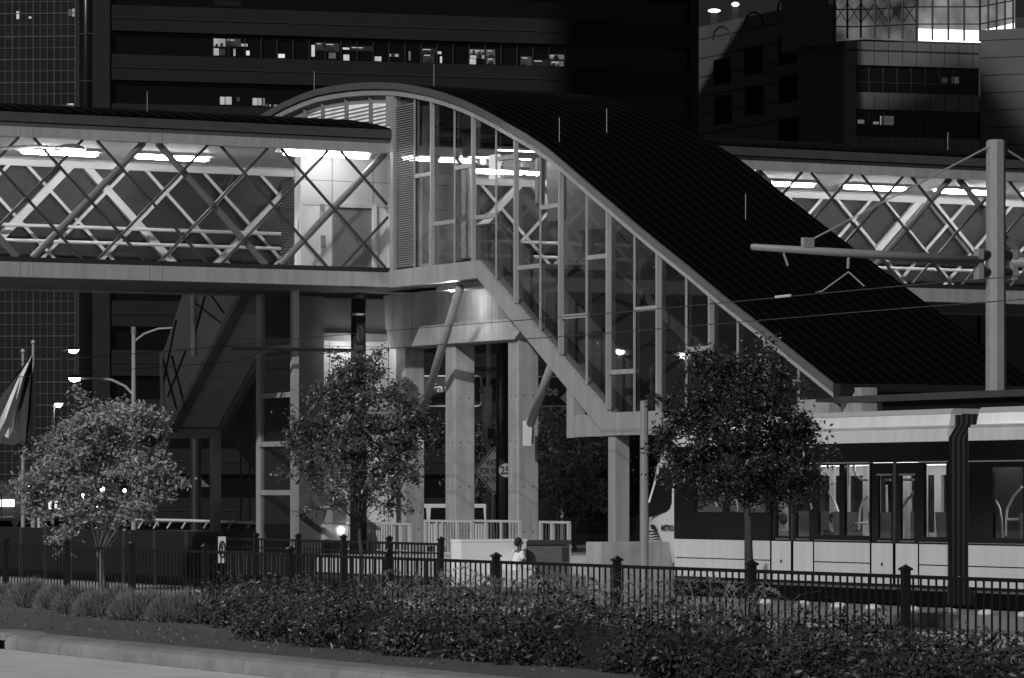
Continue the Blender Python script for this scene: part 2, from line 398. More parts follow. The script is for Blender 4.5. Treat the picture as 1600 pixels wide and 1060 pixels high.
MB().tsz(6.75, 6.98, sl_ - 0.02, sl_ + 0.12, 8.3, 11.67).build('lobby_corner_post', WL, ev)
m = MB(); m.tsz(7.0, 8.0, sl_ + 0.04, sl_ + 0.12, 8.3, 11.0); z = 8.34
while z < 11.0: m.box(W(7.0, sl_ + 0.0, z), T * 1.0, S * 0.04 + UP * 0.03, UP * 0.012); z += 0.075
m.build('lobby_louvre', mat('lobby_louvre_grey', 0.10, 0.6), ev)

# ================================================================== stair house
hs = thing('stair_house', 'stair and escalator house with curved black seamed roof and tall glazed side wall', 'station building', W(-5, 1.8, 0.24))
rim = [(410, 186), (430, 174), (450, 163), (475, 152), (500, 143), (525, 138), (550, 134.5), (575, 132.5), (600, 132), (625, 133), (650, 136.5), (675, 141.5), (700, 148.5), (725, 157.5), (750, 168.5), (775, 181.5), (800, 196), (830, 213), (860, 233), (890, 258), (920, 284), (960, 318), (1000, 352), (1035, 381), (1085, 421), (1135, 463), (1200, 514), (1260, 562), (1311, 603)]
prof = [on_s(x, y, 0) for x, y in rim]
t_end, z_end = prof[-1]
prof[-1] = (t_end, z_end)
left = prof[0]
prof = [(left[0] + 2.6, left[1] - 1.75), (left[0] + 1.3, left[1] - 0.75)] + prof
inner = [on_s(x + a, y + b, 0) for (x, y), (a, b) in zip(rim, [(4, 14)] * 8 + [(0, 15)] * 6 + [(-5, 14)] * 4 + [(-9, 11)] * 11)]
m = MB()
for (a, b) in zip(prof[:-1], prof[1:]):
    m.prism([W(a[0], -0.1, a[1]), W(b[0], -0.1, b[1]), W(b[0], -0.1, b[1] - 0.14), W(a[0], -0.1, a[1] - 0.14)], S * (HW + 0.25))
m.cur = 1; s = 0.12
while s < HW + 0.1:
    for a, b in zip(prof[:-1], prof[1:]): m.bar(W(a[0], s, a[1] + 0.02), W(b[0], s, b[1] + 0.02), S * 0.008, UP * 0.018)
    s += 0.32
m.build('roof', [ROOF, SEAM], hs)
m = MB()
for k in range(len(prof) - 1):
    a, b = prof[k], prof[k + 1]
    m.prism([W(a[0], -0.16, a[1] + 0.05), W(b[0], -0.16, b[1] + 0.05), W(b[0], -0.16, b[1] - 0.13), W(a[0], -0.16, a[1] - 0.13)], S * 0.055)
m.build('rake_trim', mat('rake_grey', 0.10, 0.5, var=0.1), hs)
m = MB()
for k in range(len(prof) - 1):
    a, b = prof[k], prof[k + 1]
    m.prism([W(a[0], -0.09, a[1] - 0.145), W(b[0], -0.09, b[1] - 0.145), W(b[0], -0.09, b[1] - 0.30), W(a[0], -0.09, a[1] - 0.30)], S * 0.2)
m.build('rake_beam', PAINT, hs)
MB().prism([W(t_end - 0.02, -0.16, z_end + 0.05), W(t_end - 0.02, -0.16, z_end - 0.38), W(t_end - 0.34, -0.16, z_end - 0.12), W(t_end - 0.28, -0.16, z_end + 0.02)], S * (HW + 0.4)).build('gutter', mat('gutter_black', 0.01, 0.5), hs)
def zprof(t, d):
    for a, b in zip(prof[:-1], prof[1:]):
        if b[0] <= t <= a[0]: return a[1] + (b[1] - a[1]) * (a[0] - t) / (a[0] - b[0]) - d
    return prof[-1][1] - d
st_top = [on_s(749, 403, 0), on_s(955, 645, 0)]; st_bot = [on_s(745, 434, 0), on_s(950, 682, 0)]
sl_top = (st_top[1][1] - st_top[0][1]) / (st_top[1][0] - st_top[0][0])
kt = st_top[0][0]; bt = st_top[1][0]; zb = st_top[1][1]; zf = 8.44
def zsill(t):
    if t > kt: return zf
    if t > bt: return zf + (t - kt) * (zf - zb) / (kt - bt)
    return zb
# beams: landing edge, sloping stringer, base
MB().tsz(kt - 0.02, TW + 0.02, -0.08, 0.25, 7.98, zf).build('landing_beam', PAINT, hs)
MB().prism([W(kt - 0.022, -0.08, zf), W(kt - 0.022, -0.08, 7.98), W(st_bot[1][0], -0.08, 3.79), W(bt, -0.08, zb)], S * 0.33).build('stringer', PAINT, hs)
m = MB(); m.prism([W(bt - 0.003, -0.08, zb), W(st_bot[1][0] - 0.003, -0.08, 3.79), W(t_end + 0.3, -0.08, 3.79), W(t_end + 0.3, -0.08, zb)], S * 0.33)
m.build('base_beam', PAINT, hs)
tq = on_s(881, 670, 0)[0]
MB().tsz(st_bot[1][0] + 0.05, tq, 0.3, 0.55, 3.79, 4.33).build('rear_beam', PAINT, hs)
m = MB(); m.tsz(tq, tq + 0.38, 0.28, 0.6, 3.77, on_s(887, 570, 0.4)[1]); m.build('hanger_post', PAINT, hs)
MB().tsz(st_bot[1][0] - 0.42, st_bot[1][0] - 0.05, -0.02, 0.36, 0.24, 3.785).build('support_post', PAINT, hs)
# corner post and louvre panel
tp0, tp1 = on_s(608, 300, 0)[0], on_s(618, 300, 0)[0]
MB().tsz(tp1, TW - 0.03, -0.07, 0.2, zf, zprof(tp1, 0.3)).build('corner_post', PAINT, hs)
MB().tsz(TW - 0.028, TW + 0.25, -0.06, 0.0, 12.4, zprof(TW + 0.25, 0.3)).build('corner_post', PAINT, hs)
lt0, lt1 = on_s(648, 300, 0)[0], tp1
m = MB(); m.tsz(lt0, lt1 - 0.005, 0.1, 0.14, zf + 0.03, zprof((lt0 + lt1) / 2, 0.35)); z = zf + 0.08
while z < zprof(lt0, 0.45):
    m.box(W(lt0, -0.01, z), T * (lt1 - lt0 - 0.005), S * 0.1 + UP * 0.045, UP * 0.012); z += 0.062
m.build('louvre_panel', PAINT, hs)
# mullions, transoms and glass
MUL = [(650, 3), (680, 8), (712.5, 3), (744.5, 8), (777.5, 3), (811, 8.5), (846.5, 3.5), (881.5, 10), (919, 4), (955.5, 9), (993.5, 3.5), (1034, 10), (1074.5, 3.5), (1116, 10), (1155, 3.5), (1203, 10), (1250, 3.5)]
MT = []
for px, wd in MUL:
    t = on_s(px, 300 if px < 900 else 600, 0)[0]; t0 = on_s(px + wd / 2, 300, 0)[0]; t1 = on_s(px - wd / 2, 300, 0)[0]
    MT.append((t0, t1)); big = wd > 5
    d = -0.085 if big else -0.04
    vis = wd / 62.0; tw_m = 0.075 if big else 0.035; dep = max(0.03, (vis - tw_m * 0.46) / 0.89); t0 = t1 - tw_m
    MT[-1] = (t0, t1)
    MB().tsz(t0, t1, d, d + dep, zsill(t1 if t1 < kt else t0), zprof(t0, 0.26)).build('mullion', PAINT, hs)
TR = {0: 273, 1: 348, 2: 260, 3: 338, 4: 246, 5: 417, 6: 322, 7: 494, 8: 401, 9: 581, 10: 482, 12: 545}
for k, py in TR.items():
    z = on_s((MUL[k][0] + MUL[k + 1][0]) / 2, py, 0)[1]
    MB().tsz(MT[k + 1][1] + 0.002, MT[k][0] - 0.002, -0.03, 0.1, z - 0.055, z + 0.055).build('transom', PAINT, hs)
MB().tsz(t_end + 0.32, MT[-1][0] - 0.002, -0.04, 0.1, zb + 0.001, zb + 0.12).build('transom', PAINT, hs)
def glazing(s, inset):
    pts = [W(t, s, z) for t, z in ((TW - 0.05, zf), (kt, zf), (bt, zb), (t_end + 0.4, zb))]
    tt = [p[0] for p in prof if t_end + 0.4 < p[0] < TW - 0.05]
    return pts + [W(t, s, zprof(t, inset)) for t in [t_end + 0.4] + tt[::-1] + [TW - 0.05]]
MB().prism(glazing(0.03, 0.28), S * 0.012).build('glass_wall', glass('house_glass', 0.8, 0.05), hs)
MB().prism(glazing(HW - 0.1, 0.2), S * 0.1).build('rear_wall', mat('rear_panel', 0.19, 0.6, var=0.25, scale=0.35), hs)
m = MB()
for a, b in zip(prof[:-1], prof[1:]):
    m.prism([W(a[0], 0.13, a[1] - 0.145), W(b[0], 0.13, b[1] - 0.145), W(b[0], 0.13, b[1] - 0.2), W(a[0], 0.13, a[1] - 0.2)], S * (HW - 0.25))
m.build('ceiling_lining', mat('lining_grey', 0.22, 0.7, var=0.1), hs)
MB().tsz(kt, TW + 0.25, 0.27, HW - 0.15, 8.02, 8.40).build('landing_floor', mat('landing_grey', 0.25, 0.8), hs)
# left gable with louvred lights above the skywalk roof
GL = emit('gable_lit_blind', 0.75, 1.0, var=0.35, scale=1.6)
GP = [(478, 503), (505.5, 539.5), (542.5, 577), (580.5, 607)]
gw = MB()
ta, tb = TW + 0.26, on_s(440, 180, 0)[0]
pts = [W(ta, 0.08, 12.0), W(tb + 1.5, 0.08, 12.0)] + [W(t, 0.08, zprof(t, 0.28)) for t in np.linspace(tb + 1.5, ta, 14)]
gw.prism(pts, S * 0.06); gw.build('gable_wall', mat('gable_grey', 0.28, 0.6, var=0.1), hs)
for a, b in GP:
    t0, t1 = on_s(b, 180, 0)[0], on_s(a, 180, 0)[0]
    d0 = 0.52
    z1a, z1b = zprof(t0, d0), zprof(t1, d0)
    p = MB().prism([W(t0, 0.05, 12.35), W(t1, 0.05, 12.35), W(t1, 0.05, z1b), W(t0, 0.05, z1a)], S * 0.02).build('gable_window', GL, hs)
    sl2 = MB(); z = 12.4
    while z < z1a:
        sl2.box(W(t0, -0.02, z), T * (t1 - t0), S * 0.06, UP * 0.035); z += 0.105
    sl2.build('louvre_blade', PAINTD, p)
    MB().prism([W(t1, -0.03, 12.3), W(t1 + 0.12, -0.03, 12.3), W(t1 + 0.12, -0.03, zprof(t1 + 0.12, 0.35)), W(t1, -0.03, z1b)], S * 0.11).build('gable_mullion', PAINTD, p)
# pipe struts and brackets
def strut(x0, y0, x1, y1, pl, s0, s1):
    p = fs(x0, y0, s0); q = fs(x1, y1, s1)
    o = MB().tube([p, q], 0.115, 12).build('strut', PAINT, hs, smooth=True)
    t0, za = on_s(pl[2], pl[1], s1 + 0.1); t1, zc = on_s(pl[0], pl[3], s1 + 0.1)
    b = MB().tsz(t0, t1, s1 + 0.06, s1 + 0.12, zc, za); b.tube([q + UP * 0.15, q - UP * 0.5], [0.1, 0.03], 6)
    b.build('strut_plate', mat('plate_pale', 0.62, 0.5, var=0.1), hs)
strut(719, 449, 657, 655, (652, 652, 661, 700), 0.2, 1.35)
strut(866, 560, 829, 662, (819, 657, 833, 697), 0.2, 1.35)
# soffit lamp
b = MB().tsz(0.35, 3.2, 0.4, 0.9, 7.80, 7.98).build('soffit_panel', PAINT, hs)
lp = fs(706, 452, 0.5)
MB().ball(lp, 0.09, 0.09, 0.07).build('soffit_lamp', LAMP, b)
ll = bpy.data.lights.new('soffit_light', 'POINT'); ll.energy = 40; ll.shadow_soft_size = 0.1; lo = bpy.data.objects.new('soffit_light', ll); lo.location = lp - UP * 0.2; COL.objects.link(lo)
# lightning rods
for px, y0, y1, s in ((230, 178, 143, None), (491, 148, 118, 0), (678, 141, 104, 1.0), (874, 238, 215, 0.6), (948, 152, 118, 2.6), (1165, 252, 197, 3.3), (1481, 242, 207, None)):
    if s is None:
        p = ft(px, y0, TW + 1.5); q = ft(px, y1, TW + 1.5); MB().tube([p - UP * 0.3, q], 0.008, 5).build('lightning_rod', ALU, sk)
    else:
        t = on_s(px, y0, s)[0]; z = zprof(t, 0) if t_end < t else z_end
        MB().tube([W(t, s, z - 0.1), W(t, s, z + 0.62)], 0.008, 5).build('lightning_rod', ALU, hs)
for t_ in (1.2, 3.4):
    f_ = MB().tsz(t_ - 0.06, t_ + 0.06, 1.2, 3.4, 11.48, 11.56).build('landing_light', WHITE, hs)
    MB().tsz(t_ - 0.04, t_ + 0.04, 1.25, 3.35, 11.455, 11.478).build('fluorescent_tube', emit('landing_tube', 1, 26), f_)
# interior: columns, sign panels, escalator
for (x0, x1, y0, y1, s, v, nm) in ((656, 660, 165, 412, 1.2, 0.8, 'interior_post'), (694, 712, 245, 408, 2.4, 0.6, 'interior_column'), (721, 734, 241, 404, 1.6, 0.75, 'interior_post'), (836, 841, 247, 318, 2.2, 0.8, 'interior_post'), (855, 875, 248, 346, 2.8, 0.55, 'interior_panel'),
                                   (692, 711, 174, 203, 2.6, 0.75, 'interior_panel'), (720, 741, 176, 202, 2.6, 0.75, 'interior_panel')):  # last two: white boards, their paleness stands for lit openings opposite
    t0, z1 = on_s(x1, y0, s); t1, z0 = on_s(x0, y1, s)
    MB().tsz(t0, t1, s, s + 0.2, z0, min(z1, zprof(t0, 0.22))).build(nm, mat('interior_%d' % int(v * 100), v, 0.6, var=0.05), hs)
# ------------------------------------------------------------------ escalator and signs inside the house
es = thing('escalator', 'dark escalator with sloping balustrade inside the glazed stair house', 'escalator', W(-4, 1.9, 4.2))
def zs(t): return zf + (t - kt) * (zf - zb) / (kt - bt)
a, b = kt + 0.2, bt + 0.3
MB().prism([W(a, 0.7, zs(kt) - 0.05), W(b, 0.7, zs(b) - 0.05), W(b, 0.7, zs(b) - 0.7), W(a, 0.7, zs(kt) - 0.75)], S * 3.4).build('truss', mat('escalator_truss', 0.06, 0.6), es)
for s in (0.7, 4.0):
    MB().prism([W(a + 1.6, s, zf + 0.95), W(a, s, zf + 0.95), W(b, s, zs(b) + 0.95), W(b, s, zs(b)), W(a, s, zf), W(a + 1.6, s, zf)], S * 0.08).build('balustrade', mat('balustrade_grey', 0.16, 0.4, var=0.2), es)
    MB().tube([W(a + 1.7, s + 0.04, zf + 1.0), W(a, s + 0.04, zf + 1.0), W(b, s + 0.04, zs(b) + 1.0)], 0.05, 8).build('handrail', mat('handrail_pale', 0.14, 0.4), es)
def signbox(name, label, x0, y0, x1, y1, s, m_, cat='sign'):
    t1, z1 = on_s(x0, y0, s); t0, z0 = on_s(x1, y1, s)
    o = thing(name, label, cat, W((t0 + t1) / 2, s, z0))
    MB().tsz(t0, t1, s, s + 0.12, z0, z1).build('panel', m_, o); return o, t0, t1, z0, z1
o, t0, t1, z0, z1 = signbox('hanging_sign', 'dark hanging sign with bus symbols behind the stair house glass', 722, 203, 741, 243, 1.0, mat('sign_dark', 0.07, 0.5))
ink = mat('sign_ink', 0.02, 0.5)
m = MB()
for zc in (z0 + 0.50, z0 + 0.15):
    c = W(t1 - 0.22, 0.99, zc)
    m.tube([c + (T * math.cos(k * math.pi / 6) + UP * math.sin(k * math.pi / 6)) * 0.06 for k in range(13)], 0.02, 5)
    tb_ = t1 - 0.56; m.tsz(tb_ - 0.13, tb_ + 0.13, 0.98, 0.998, zc - 0.04, zc + 0.11)
    for d in (-0.08, 0.08): m.tsz(tb_ + d - 0.03, tb_ + d + 0.03, 0.98, 0.998, zc - 0.09, zc - 0.03)
m.build('pictogram', ink, o)
o, t0, t1, z0, z1 = signbox('lit_sign', 'bright white sign panel hanging in the stair house', 787, 251, 806, 275, 0.9, mat('sign_white', 0.85, 0.4))
m = MB(); m.tsz(t1 - 0.22, t1 - 0.1, 0.885, 0.9, z0 + 0.08, z0 + 0.17); m.tsz(t0 + 0.15, t1 - 0.25, 0.885, 0.9, z0 + 0.10, z0 + 0.15)
m.build('marking', ink, o)
o, t0, t1, z0, z1 = signbox('lit_sign', 'tall bright white sign box beside the mullion in the stair house', 764, 243, 776, 278, 0.9, emit('sign_box_glow', 1, 1.2))
# ------------------------------------------------------------------ concrete pier under the house
pr = thing('concrete_pier', 'pale concrete pier of three columns and a haunched cap beam under the stair house', 'pier', W(4, 1.8, 0.72))
SC = 1.5
cols = []
for px in (633, 711, 810):
    t = on_s(px, 750, SC)[0]; cols.append(t)
    m = MB(); m.tsz(t, t + 0.6, SC, SC + 0.6, 0.72, 6.46)
    c = m.build('column', CONC, pr, bevel=0.02)
    h = MB()
    for k in range(4):
        z = 1.35 + k * 1.2
        for d in (0.17, 0.43):
            h.tsz(t - 0.004, t + 0.002, SC + d - 0.018, SC + d + 0.018, z, z + 0.036); h.tsz(t + d - 0.018, t + d + 0.018, SC - 0.004, SC + 0.002, z, z + 0.036)
    h.build('form_tie_hole', DARK, c)
a, b = cols[2] - 0.5, cols[0] + 1.6
pts = [W(a, SC - 0.12, 7.95), W(a, SC - 0.12, 6.75), W(a + 0.5, SC - 0.12, 6.44), W(cols[0] + 0.7, SC - 0.12, 6.44), W(cols[0] + 1.05, SC - 0.12, 7.1), W(cols[0] + 1.15, SC - 0.12, 7.95)]
b = cols[0] + 0.9
MB().prism(pts, S * 0.85).build('cap_beam', CONC, pr)
jm = MB()
for t in np.arange(a + 0.6, b, 1.22): jm.tsz(t - 0.008, t + 0.008, SC - 0.123, SC - 0.119, 6.66, 7.94)
jm.build('form_joint', mat('joint_dark', 0.12, 0.9), pr)
# retaining wall left of the pier and the pale tiled wall behind the near tree
q0, q1 = on_t(461, 700, 8.9)[0], on_t(506, 700, 8.9)[0]
tag(MB().tsz(8.9, 9.2, q0 + 0.1, q1, 0.72, 7.9).build('concrete_wall', mat('grey_concrete_panel', 0.17, 0.85, var=0.25, scale=0.8, bump=0.2), loc=W(9, q0 + 0.5, 0.72)), 'dark grey concrete wall slab beside the glass elevator shaft', 'wall')
q2 = on_t(640, 700, 9.4)[0]
tw_ = thing('tiled_wall', 'bright pale tiled wall under the stair house behind the crown of the middle tree', 'wall', W(9.4, (q1 + q2) / 2, 0.72))
zt = on_t(560, 533, 9.4)[1]
MB().tsz(9.4, 9.6, q1 - 0.3, q2, 0.72, zt).build('panel', mat('pale_tile', 0.8, 0.4, var=0.05), tw_)
m = MB(); s = q1 + 0.4
while s < q2: m.tsz(9.392, 9.4, s - 0.012, s + 0.012, 0.75, zt - 0.02); s += 0.92
for k in range(6): m.tsz(9.392, 9.4, q1 - 0.28, q2, zt - 0.17 - k * 0.9, zt - 0.15 - k * 0.9)
m.build('tile_joint', mat('joint_grey', 0.3, 0.7), tw_)
MB().tsz(9.2, 9.7, q1 - 0.3, q2, zt, zt + 0.2).build('coping', CONC, tw_)
for px_ in (560, 671):
    c = ft(px_, 527, 8.7); fx_ = MB().xyz(c.x - .12, c.x + .12, c.y - .1, c.y + .1, c.z, c.z + .1).build('soffit_lamp', LAMP if px_ > 600 else WHITE, tw_)
    if px_ < 600: MB().xyz(c.x - .1, c.x + .1, c.y - .08, c.y + .08, c.z - .03, c.z - .002).build('lamp_lens', LAMP, fx_)
    ll = bpy.data.lights.new('soffit_light', 'POINT'); ll.energy = 17; ll.shadow_soft_size = 0.12; lo = bpy.data.objects.new('soffit_light', ll); lo.location = c - UP * 0.35 - Vector((0, .2, 0)); COL.objects.link(lo)
MB().tsz(9.5, 9.8, q1, q2 + 1.0, zt + 0.2, 7.9).build('upper_wall', mat('upper_wall_grey', 0.16, 0.85, var=0.2), tw_)

# ------------------------------------------------------------------ far stair hanging off the skywalk, left
fsr = thing('hanging_stair', 'dark enclosed stair descending behind the skywalk with ribbed soffit and side lattice', 'stair', W(14, -1.7, 3.5))
s0 = -1.7
poly = [(330, 400), (293, 444), (285, 461), (257, 545), (249, 553), (251, 668), (263, 668), (366, 472), (392, 425)]
MB().prism([fs(x, y, s0) for x, y in poly], S * 0.06).build('side_wall', mat('stair_side_mesh', 0.36, 0.6, var=0.2, scale=0.5), fsr)
A, B = fs(263, 668, s0), fs(392, 425, s0); dv = (B - A); L = dv.length; du = dv.normalized()
nrm = du.cross(S).normalized(); nrm = nrm if nrm.z < 0 else -nrm
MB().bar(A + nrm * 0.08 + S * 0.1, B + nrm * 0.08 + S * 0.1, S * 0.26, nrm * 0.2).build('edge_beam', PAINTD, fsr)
m = MB(); n = 12
for k in range(n):
    wd = 1.35 if k < 6 else 1.75
    p = A + du * (L * k / n + 0.012); m.box(p + S * 0.24, du * (L / n - 0.03), S * wd, -nrm * 0.08)
m.build('soffit', mat('soffit_panel_grey', 0.6, 0.6, var=0.1), fsr)
MB().box(A + S * 0.2 - nrm * 0.09, dv, S * 1.8, -nrm * 0.03).build('soffit_backing', DARK, fsr)
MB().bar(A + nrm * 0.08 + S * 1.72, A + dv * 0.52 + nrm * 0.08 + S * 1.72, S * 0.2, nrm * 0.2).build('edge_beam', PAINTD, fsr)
for x0, y0, x1, y1 in ((300, 470, 345, 505), (268, 556, 290, 640), (290, 548, 262, 620), (254, 560, 276, 640), (275, 500, 255, 600), (320, 462, 300, 540), (330, 462, 350, 490)):
    MB().bar(fs(x0, y0, s0 - 0.02), fs(x1, y1, s0 - 0.02), T * 0.09, S * 0.03).build('lattice_bar', DARK, fsr)
MB().tube([fs(301, 455, s0 - 0.1), fs(302, 556, s0 - 0.1)], 0.07, 8).build('bright_pipe', mat('pipe_pale', 0.65, 0.3, var=0.2), fsr)
MB().prism([fs(249, 553, s0 - 0.06), fs(253, 553, s0 - 0.06), fs(256, 668, s0 - 0.06), fs(251, 668, s0 - 0.06)], S * 0.05).build('end_trim', PAINT, fsr)
tA, zA = ts(A)[0], A.z
MB().tsz(tA + 0.02, tA + 0.3, s0, s0 + 1.6, zA - 0.32, zA - 0.03).build('landing_beam', PAINT, fsr)
MB().tsz(tA, tA + 0.28, s0 + 1.45, s0 + 1.7, 0.3, zA - 0.05).build('support_post', PAINT, fsr)
MB().prism([fs(350, 590, s0 + 2.2), fs(400, 600, s0 + 2.2), fs(400, 740, s0 + 2.2), fs(340, 665, s0 + 2.2)], S * 0.05).build('lower_panel', mat('stair_lower_grey', 0.07, 0.6, var=0.2), fsr)

# ================================================================== tram
SX = -5.1
tr = thing('tram', 'white and black light rail tram standing at the platform on the right', 'tram', W(-26, -3.8, 0.24))
TW_ = mat('tram_white', 0.66, 0.3, var=0.06, scale=0.6, coat=0.4, streak=0.10)
TB = mat('tram_black', 0.006, 0.10, spec=0.6)
TG = glass('tram_glass', 0.8, 0.05)
def tt(px, y=780): return on_s(px, y, SX)[0]
NB, B0, B1, TE = tt(1053), tt(1481), tt(1513), -38.0
Z0, Z1, Z2, Z3, Z4 = 0.66, 1.43, 2.96, 3.355, 3.63
wins = [(1086, 1129, 2.0, 2.9), (1136, 1196, 2.0, 2.9), (1278, 1311, 1.57, 2.93), (1319, 1358, 1.57, 2.93), (1443, 1478, 1.57, 2.93), (1551, 1598, 1.57, 2.86), (1612, 1650, 1.57, 2.86)]
doors = [(1204, 1271, 1237), (1360, 1435, 1396.5)]
dwins = [(1212, 1231), (1243, 1263), (1371, 1391), (1406, 1427)]
holes = [(tt(b), tt(a), c, d) for a, b, c, d in wins] + [(tt(b), tt(a), 1.53, 2.72) for a, b in dwins]
dspan = [(tt(b), tt(a)) for a, b, c in doors]
# lower white side panels, split at doors
edges = [1053, 1204, 1271, 1360, 1435, 1481]
for x0, x1 in ((1053, 1204), (1271, 1360), (1435, 1481)):
    m = MB(); a, b = tt(x1) + 0.03, tt(x0) - 0.03
    m.tsz(a, b, SX, SX + 0.06, Z0, 1.03); m.tsz(a, b, SX, SX + 0.06, 1.052, Z1)
    m.build('side_panel', TW_, tr)
for a, b in ((B1 - 4.4, B1),):
    m = MB(); m.tsz(a, b, SX, SX + 0.06, Z0, 1.03); m.tsz(a, b, SX, SX + 0.06, 1.052, Z1); m.build('side_panel', TW_, tr)
    MB().tsz(TE, a - 0.01, SX, SX + 0.06, Z0, Z1).build('side_panel', TW_, tr)
for a_, b_ in ((B0, NB), (TE, B1)): MB().tsz(a_, b_, SX + 0.065, SX + 0.09, Z0 + 0.02, Z1).build('panel_backing', DARK, tr)
# black window band with openings
def band(a, b, hl): return wall_open(MB(), a, b, Z1 + 0.002, Z3, SX + 0.004, SX + 0.07, hl)
spans = [(B0, dspan[1][0]), (dspan[1][1], dspan[0][0]), (dspan[0][1], NB)]
for a, b in spans: band(a, b, holes).build('window_band', TB, tr)
band(TE, B1, holes).build('window_band', TB, tr)
for (a, b), (x0, x1, xc) in zip(dspan, doors):
    tc_ = tt(xc); d = thing('door', None, None, W((a + b) / 2, SX, Z0)); d.parent = tr; d.location = W((a + b) / 2, SX, Z0) - tr.location
    for u, v in ((a + 0.02, tc_ - 0.045), (tc_ + 0.045, b - 0.02)):
        MB().tsz(u, v, SX + 0.012, SX + 0.06, Z0, Z1).build('lower_leaf', TW_, d)
        wall_open(MB(), u, v, Z1 + 0.002, 2.97, SX + 0.02, SX + 0.07, holes).build('glazed_leaf', TB, d)
    for p, q in [(tt(y), tt(x)) for x, y in dwins if a < tt(x) < b]:
        MB().tsz(p, q, SX + 0.04, SX + 0.046, 1.53, 2.72).build('door_window', TG, d)
        f = MB(); f.tsz(p - 0.04, q + 0.04, SX + 0.008, SX + 0.02, 2.725, 2.76); f.tsz(p - 0.02, q + 0.02, SX + 0.008, SX + 0.02, 1.46, 1.49)
        f.build('door_trim', mat('trim_grey', 0.12, 0.3), d)
    MB().tsz(tc_ - 0.018, tc_ + 0.018, SX, SX + 0.05, 1.44, 2.98).build('door_seal', mat('seal_grey', 0.05, 0.4), d)
    MB().tsz(a, b, SX + 0.004, SX + 0.07, 2.975, Z3).build('door_header', TB, d)
    m = MB(); m.tsz(tc_ - 0.03, tc_ + 0.03, SX - 0.004, SX + 0.05, Z0, 1.438)
    for q in (a, b): MB().tsz(q - 0.014, q + 0.014, SX - 0.004, SX + 0.05, Z0, Z1).build('door_gap', mat('gap_black', 0.003, 0.9, spec=0.1), d)
    MB().tsz(b - 0.42, b - 0.36, SX + 0.006, SX + 0.02, 1.0, 1.06).build('door_key_hole', DARK, d); m.build('door_gap', mat('gap_black', 0.003, 0.9, spec=0.1), d)
for a, b, c, d in holes[:len(wins)]:
    MB().tsz(a, b, SX + 0.03, SX + 0.036, c, d).build('window', TG, tr)
m = MB()
for a, b in ((B0, tt(1436)), (tt(1358), tt(1272)), (TE, B1)): m.tsz(a, b, SX - 0.006, SX + 0.003, 2.965, 2.99); m.tsz(a, b, SX - 0.006, SX + 0.003, 1.46, 1.475)
m.build('drip_strip', mat('strip_bright', 0.4, 0.25, 0.6), tr)
# roof cove
for a, b in ((B0, NB + 0.2), (TE, B1)):
    m = MB(); m.prism([W(a, SX, Z3 + 0.003), W(a, SX, 3.60), W(a, SX + 0.30, 3.60), W(a, SX + 0.3, Z3 + 0.003)], T * (b - a))
    for z in (3.612, 3.634): m.prism([W(a, SX + 0.05, z), W(a, SX + 0.05, z + 0.014), W(a, SX + 0.3, z + 0.014), W(a, SX + 0.3, z)], T * (b - a))
    m.prism([W(a + 0.12, SX + 0.10, 3.655), W(a + 0.12, SX + 0.15, 3.87), W(a + 0.12, SX + 0.4, 3.87), W(a + 0.12, SX + 0.4, 3.655)], T * (b - a - 0.24))
    m.build('roof_fairing', TW_, tr)
    MB().prism([W(a + 0.12, SX + 0.14, 3.873), W(a + 0.12, SX + 0.20, 3.97), W(a + 0.12, SX + 2.35, 3.97), W(a + 0.12, SX + 2.4, 3.873)], T * (b - a - 0.24)).build('roof', mat('tram_roof_grey', 0.4, 0.5), tr)
# far side, floor, ceiling and skirt
MB().tsz(TE, NB + 0.3, SX + 0.1, SX + 2.6, 0.55, 0.95).build('floor', mat('tram_floor', 0.10, 0.8), tr)
MB().tsz(TE, NB + 0.2, SX + 0.1, SX + 2.6, 3.0, 3.05).build('ceiling', mat('tram_ceiling', 0.7, 0.6), tr)
MB().tsz(TE, NB + 0.5, SX + 0.12, SX + 2.55, 0.3, 0.64).build('underframe', mat('underframe_black', 0.003, 0.9, spec=0.1), tr)
fh = [(tt(1300) - 0.9 - k * 1.15, tt(1300) - k * 1.15, 1.6, 2.75) for k in range(-5, 11)]
wall_open(MB(), TE, NB, 0.9, 3.0, SX + 2.55, SX + 2.62, fh).build('far_side', mat('far_side_white', 0.7, 0.5), tr)
MB().tsz(TE, NB, SX + 2.63, SX + 2.64, 1.55, 2.8).build('far_window', TB, tr)
m = MB(); m.tsz(TE, NB - 0.4, SX + 1.0, SX + 1.12, 2.94, 2.985); m.tsz(TE, NB - 0.4, SX + 1.75, SX + 1.87, 2.94, 2.985)
m.build('ceiling_light', emit('tram_tube', 1, 8), tr)
MB().tsz(TE, NB, SX + 0.07, SX + 2.55, 2.0, 2.0001) if False else None
seatm = mat('seat_grey', 0.10, 0.7); railm = mat('grab_rail', 0.75, 0.2, 0.2)
for px in (1130, 1160, 1290, 1345, 1580, 1620):
    t = tt(px) - 0.3
    for s in (SX + 0.2, SX + 1.75):
        st = MB().tsz(t - 0.2, t + 0.25, s, s + 0.62, 0.95, 1.38).build('seat', seatm, tr)
        MB().prism([W(t + 0.2, s, 1.36), W(t + 0.3, s, 2.02), W(t + 0.36, s, 2.02), W(t + 0.28, s, 1.36)], S * 0.62).build('seat_back', seatm, st)
def rail(pts, s): 
    MB().tube([fs(x, y, s) for x, y in pts], 0.026, 7).build('grab_rail', railm, tr)
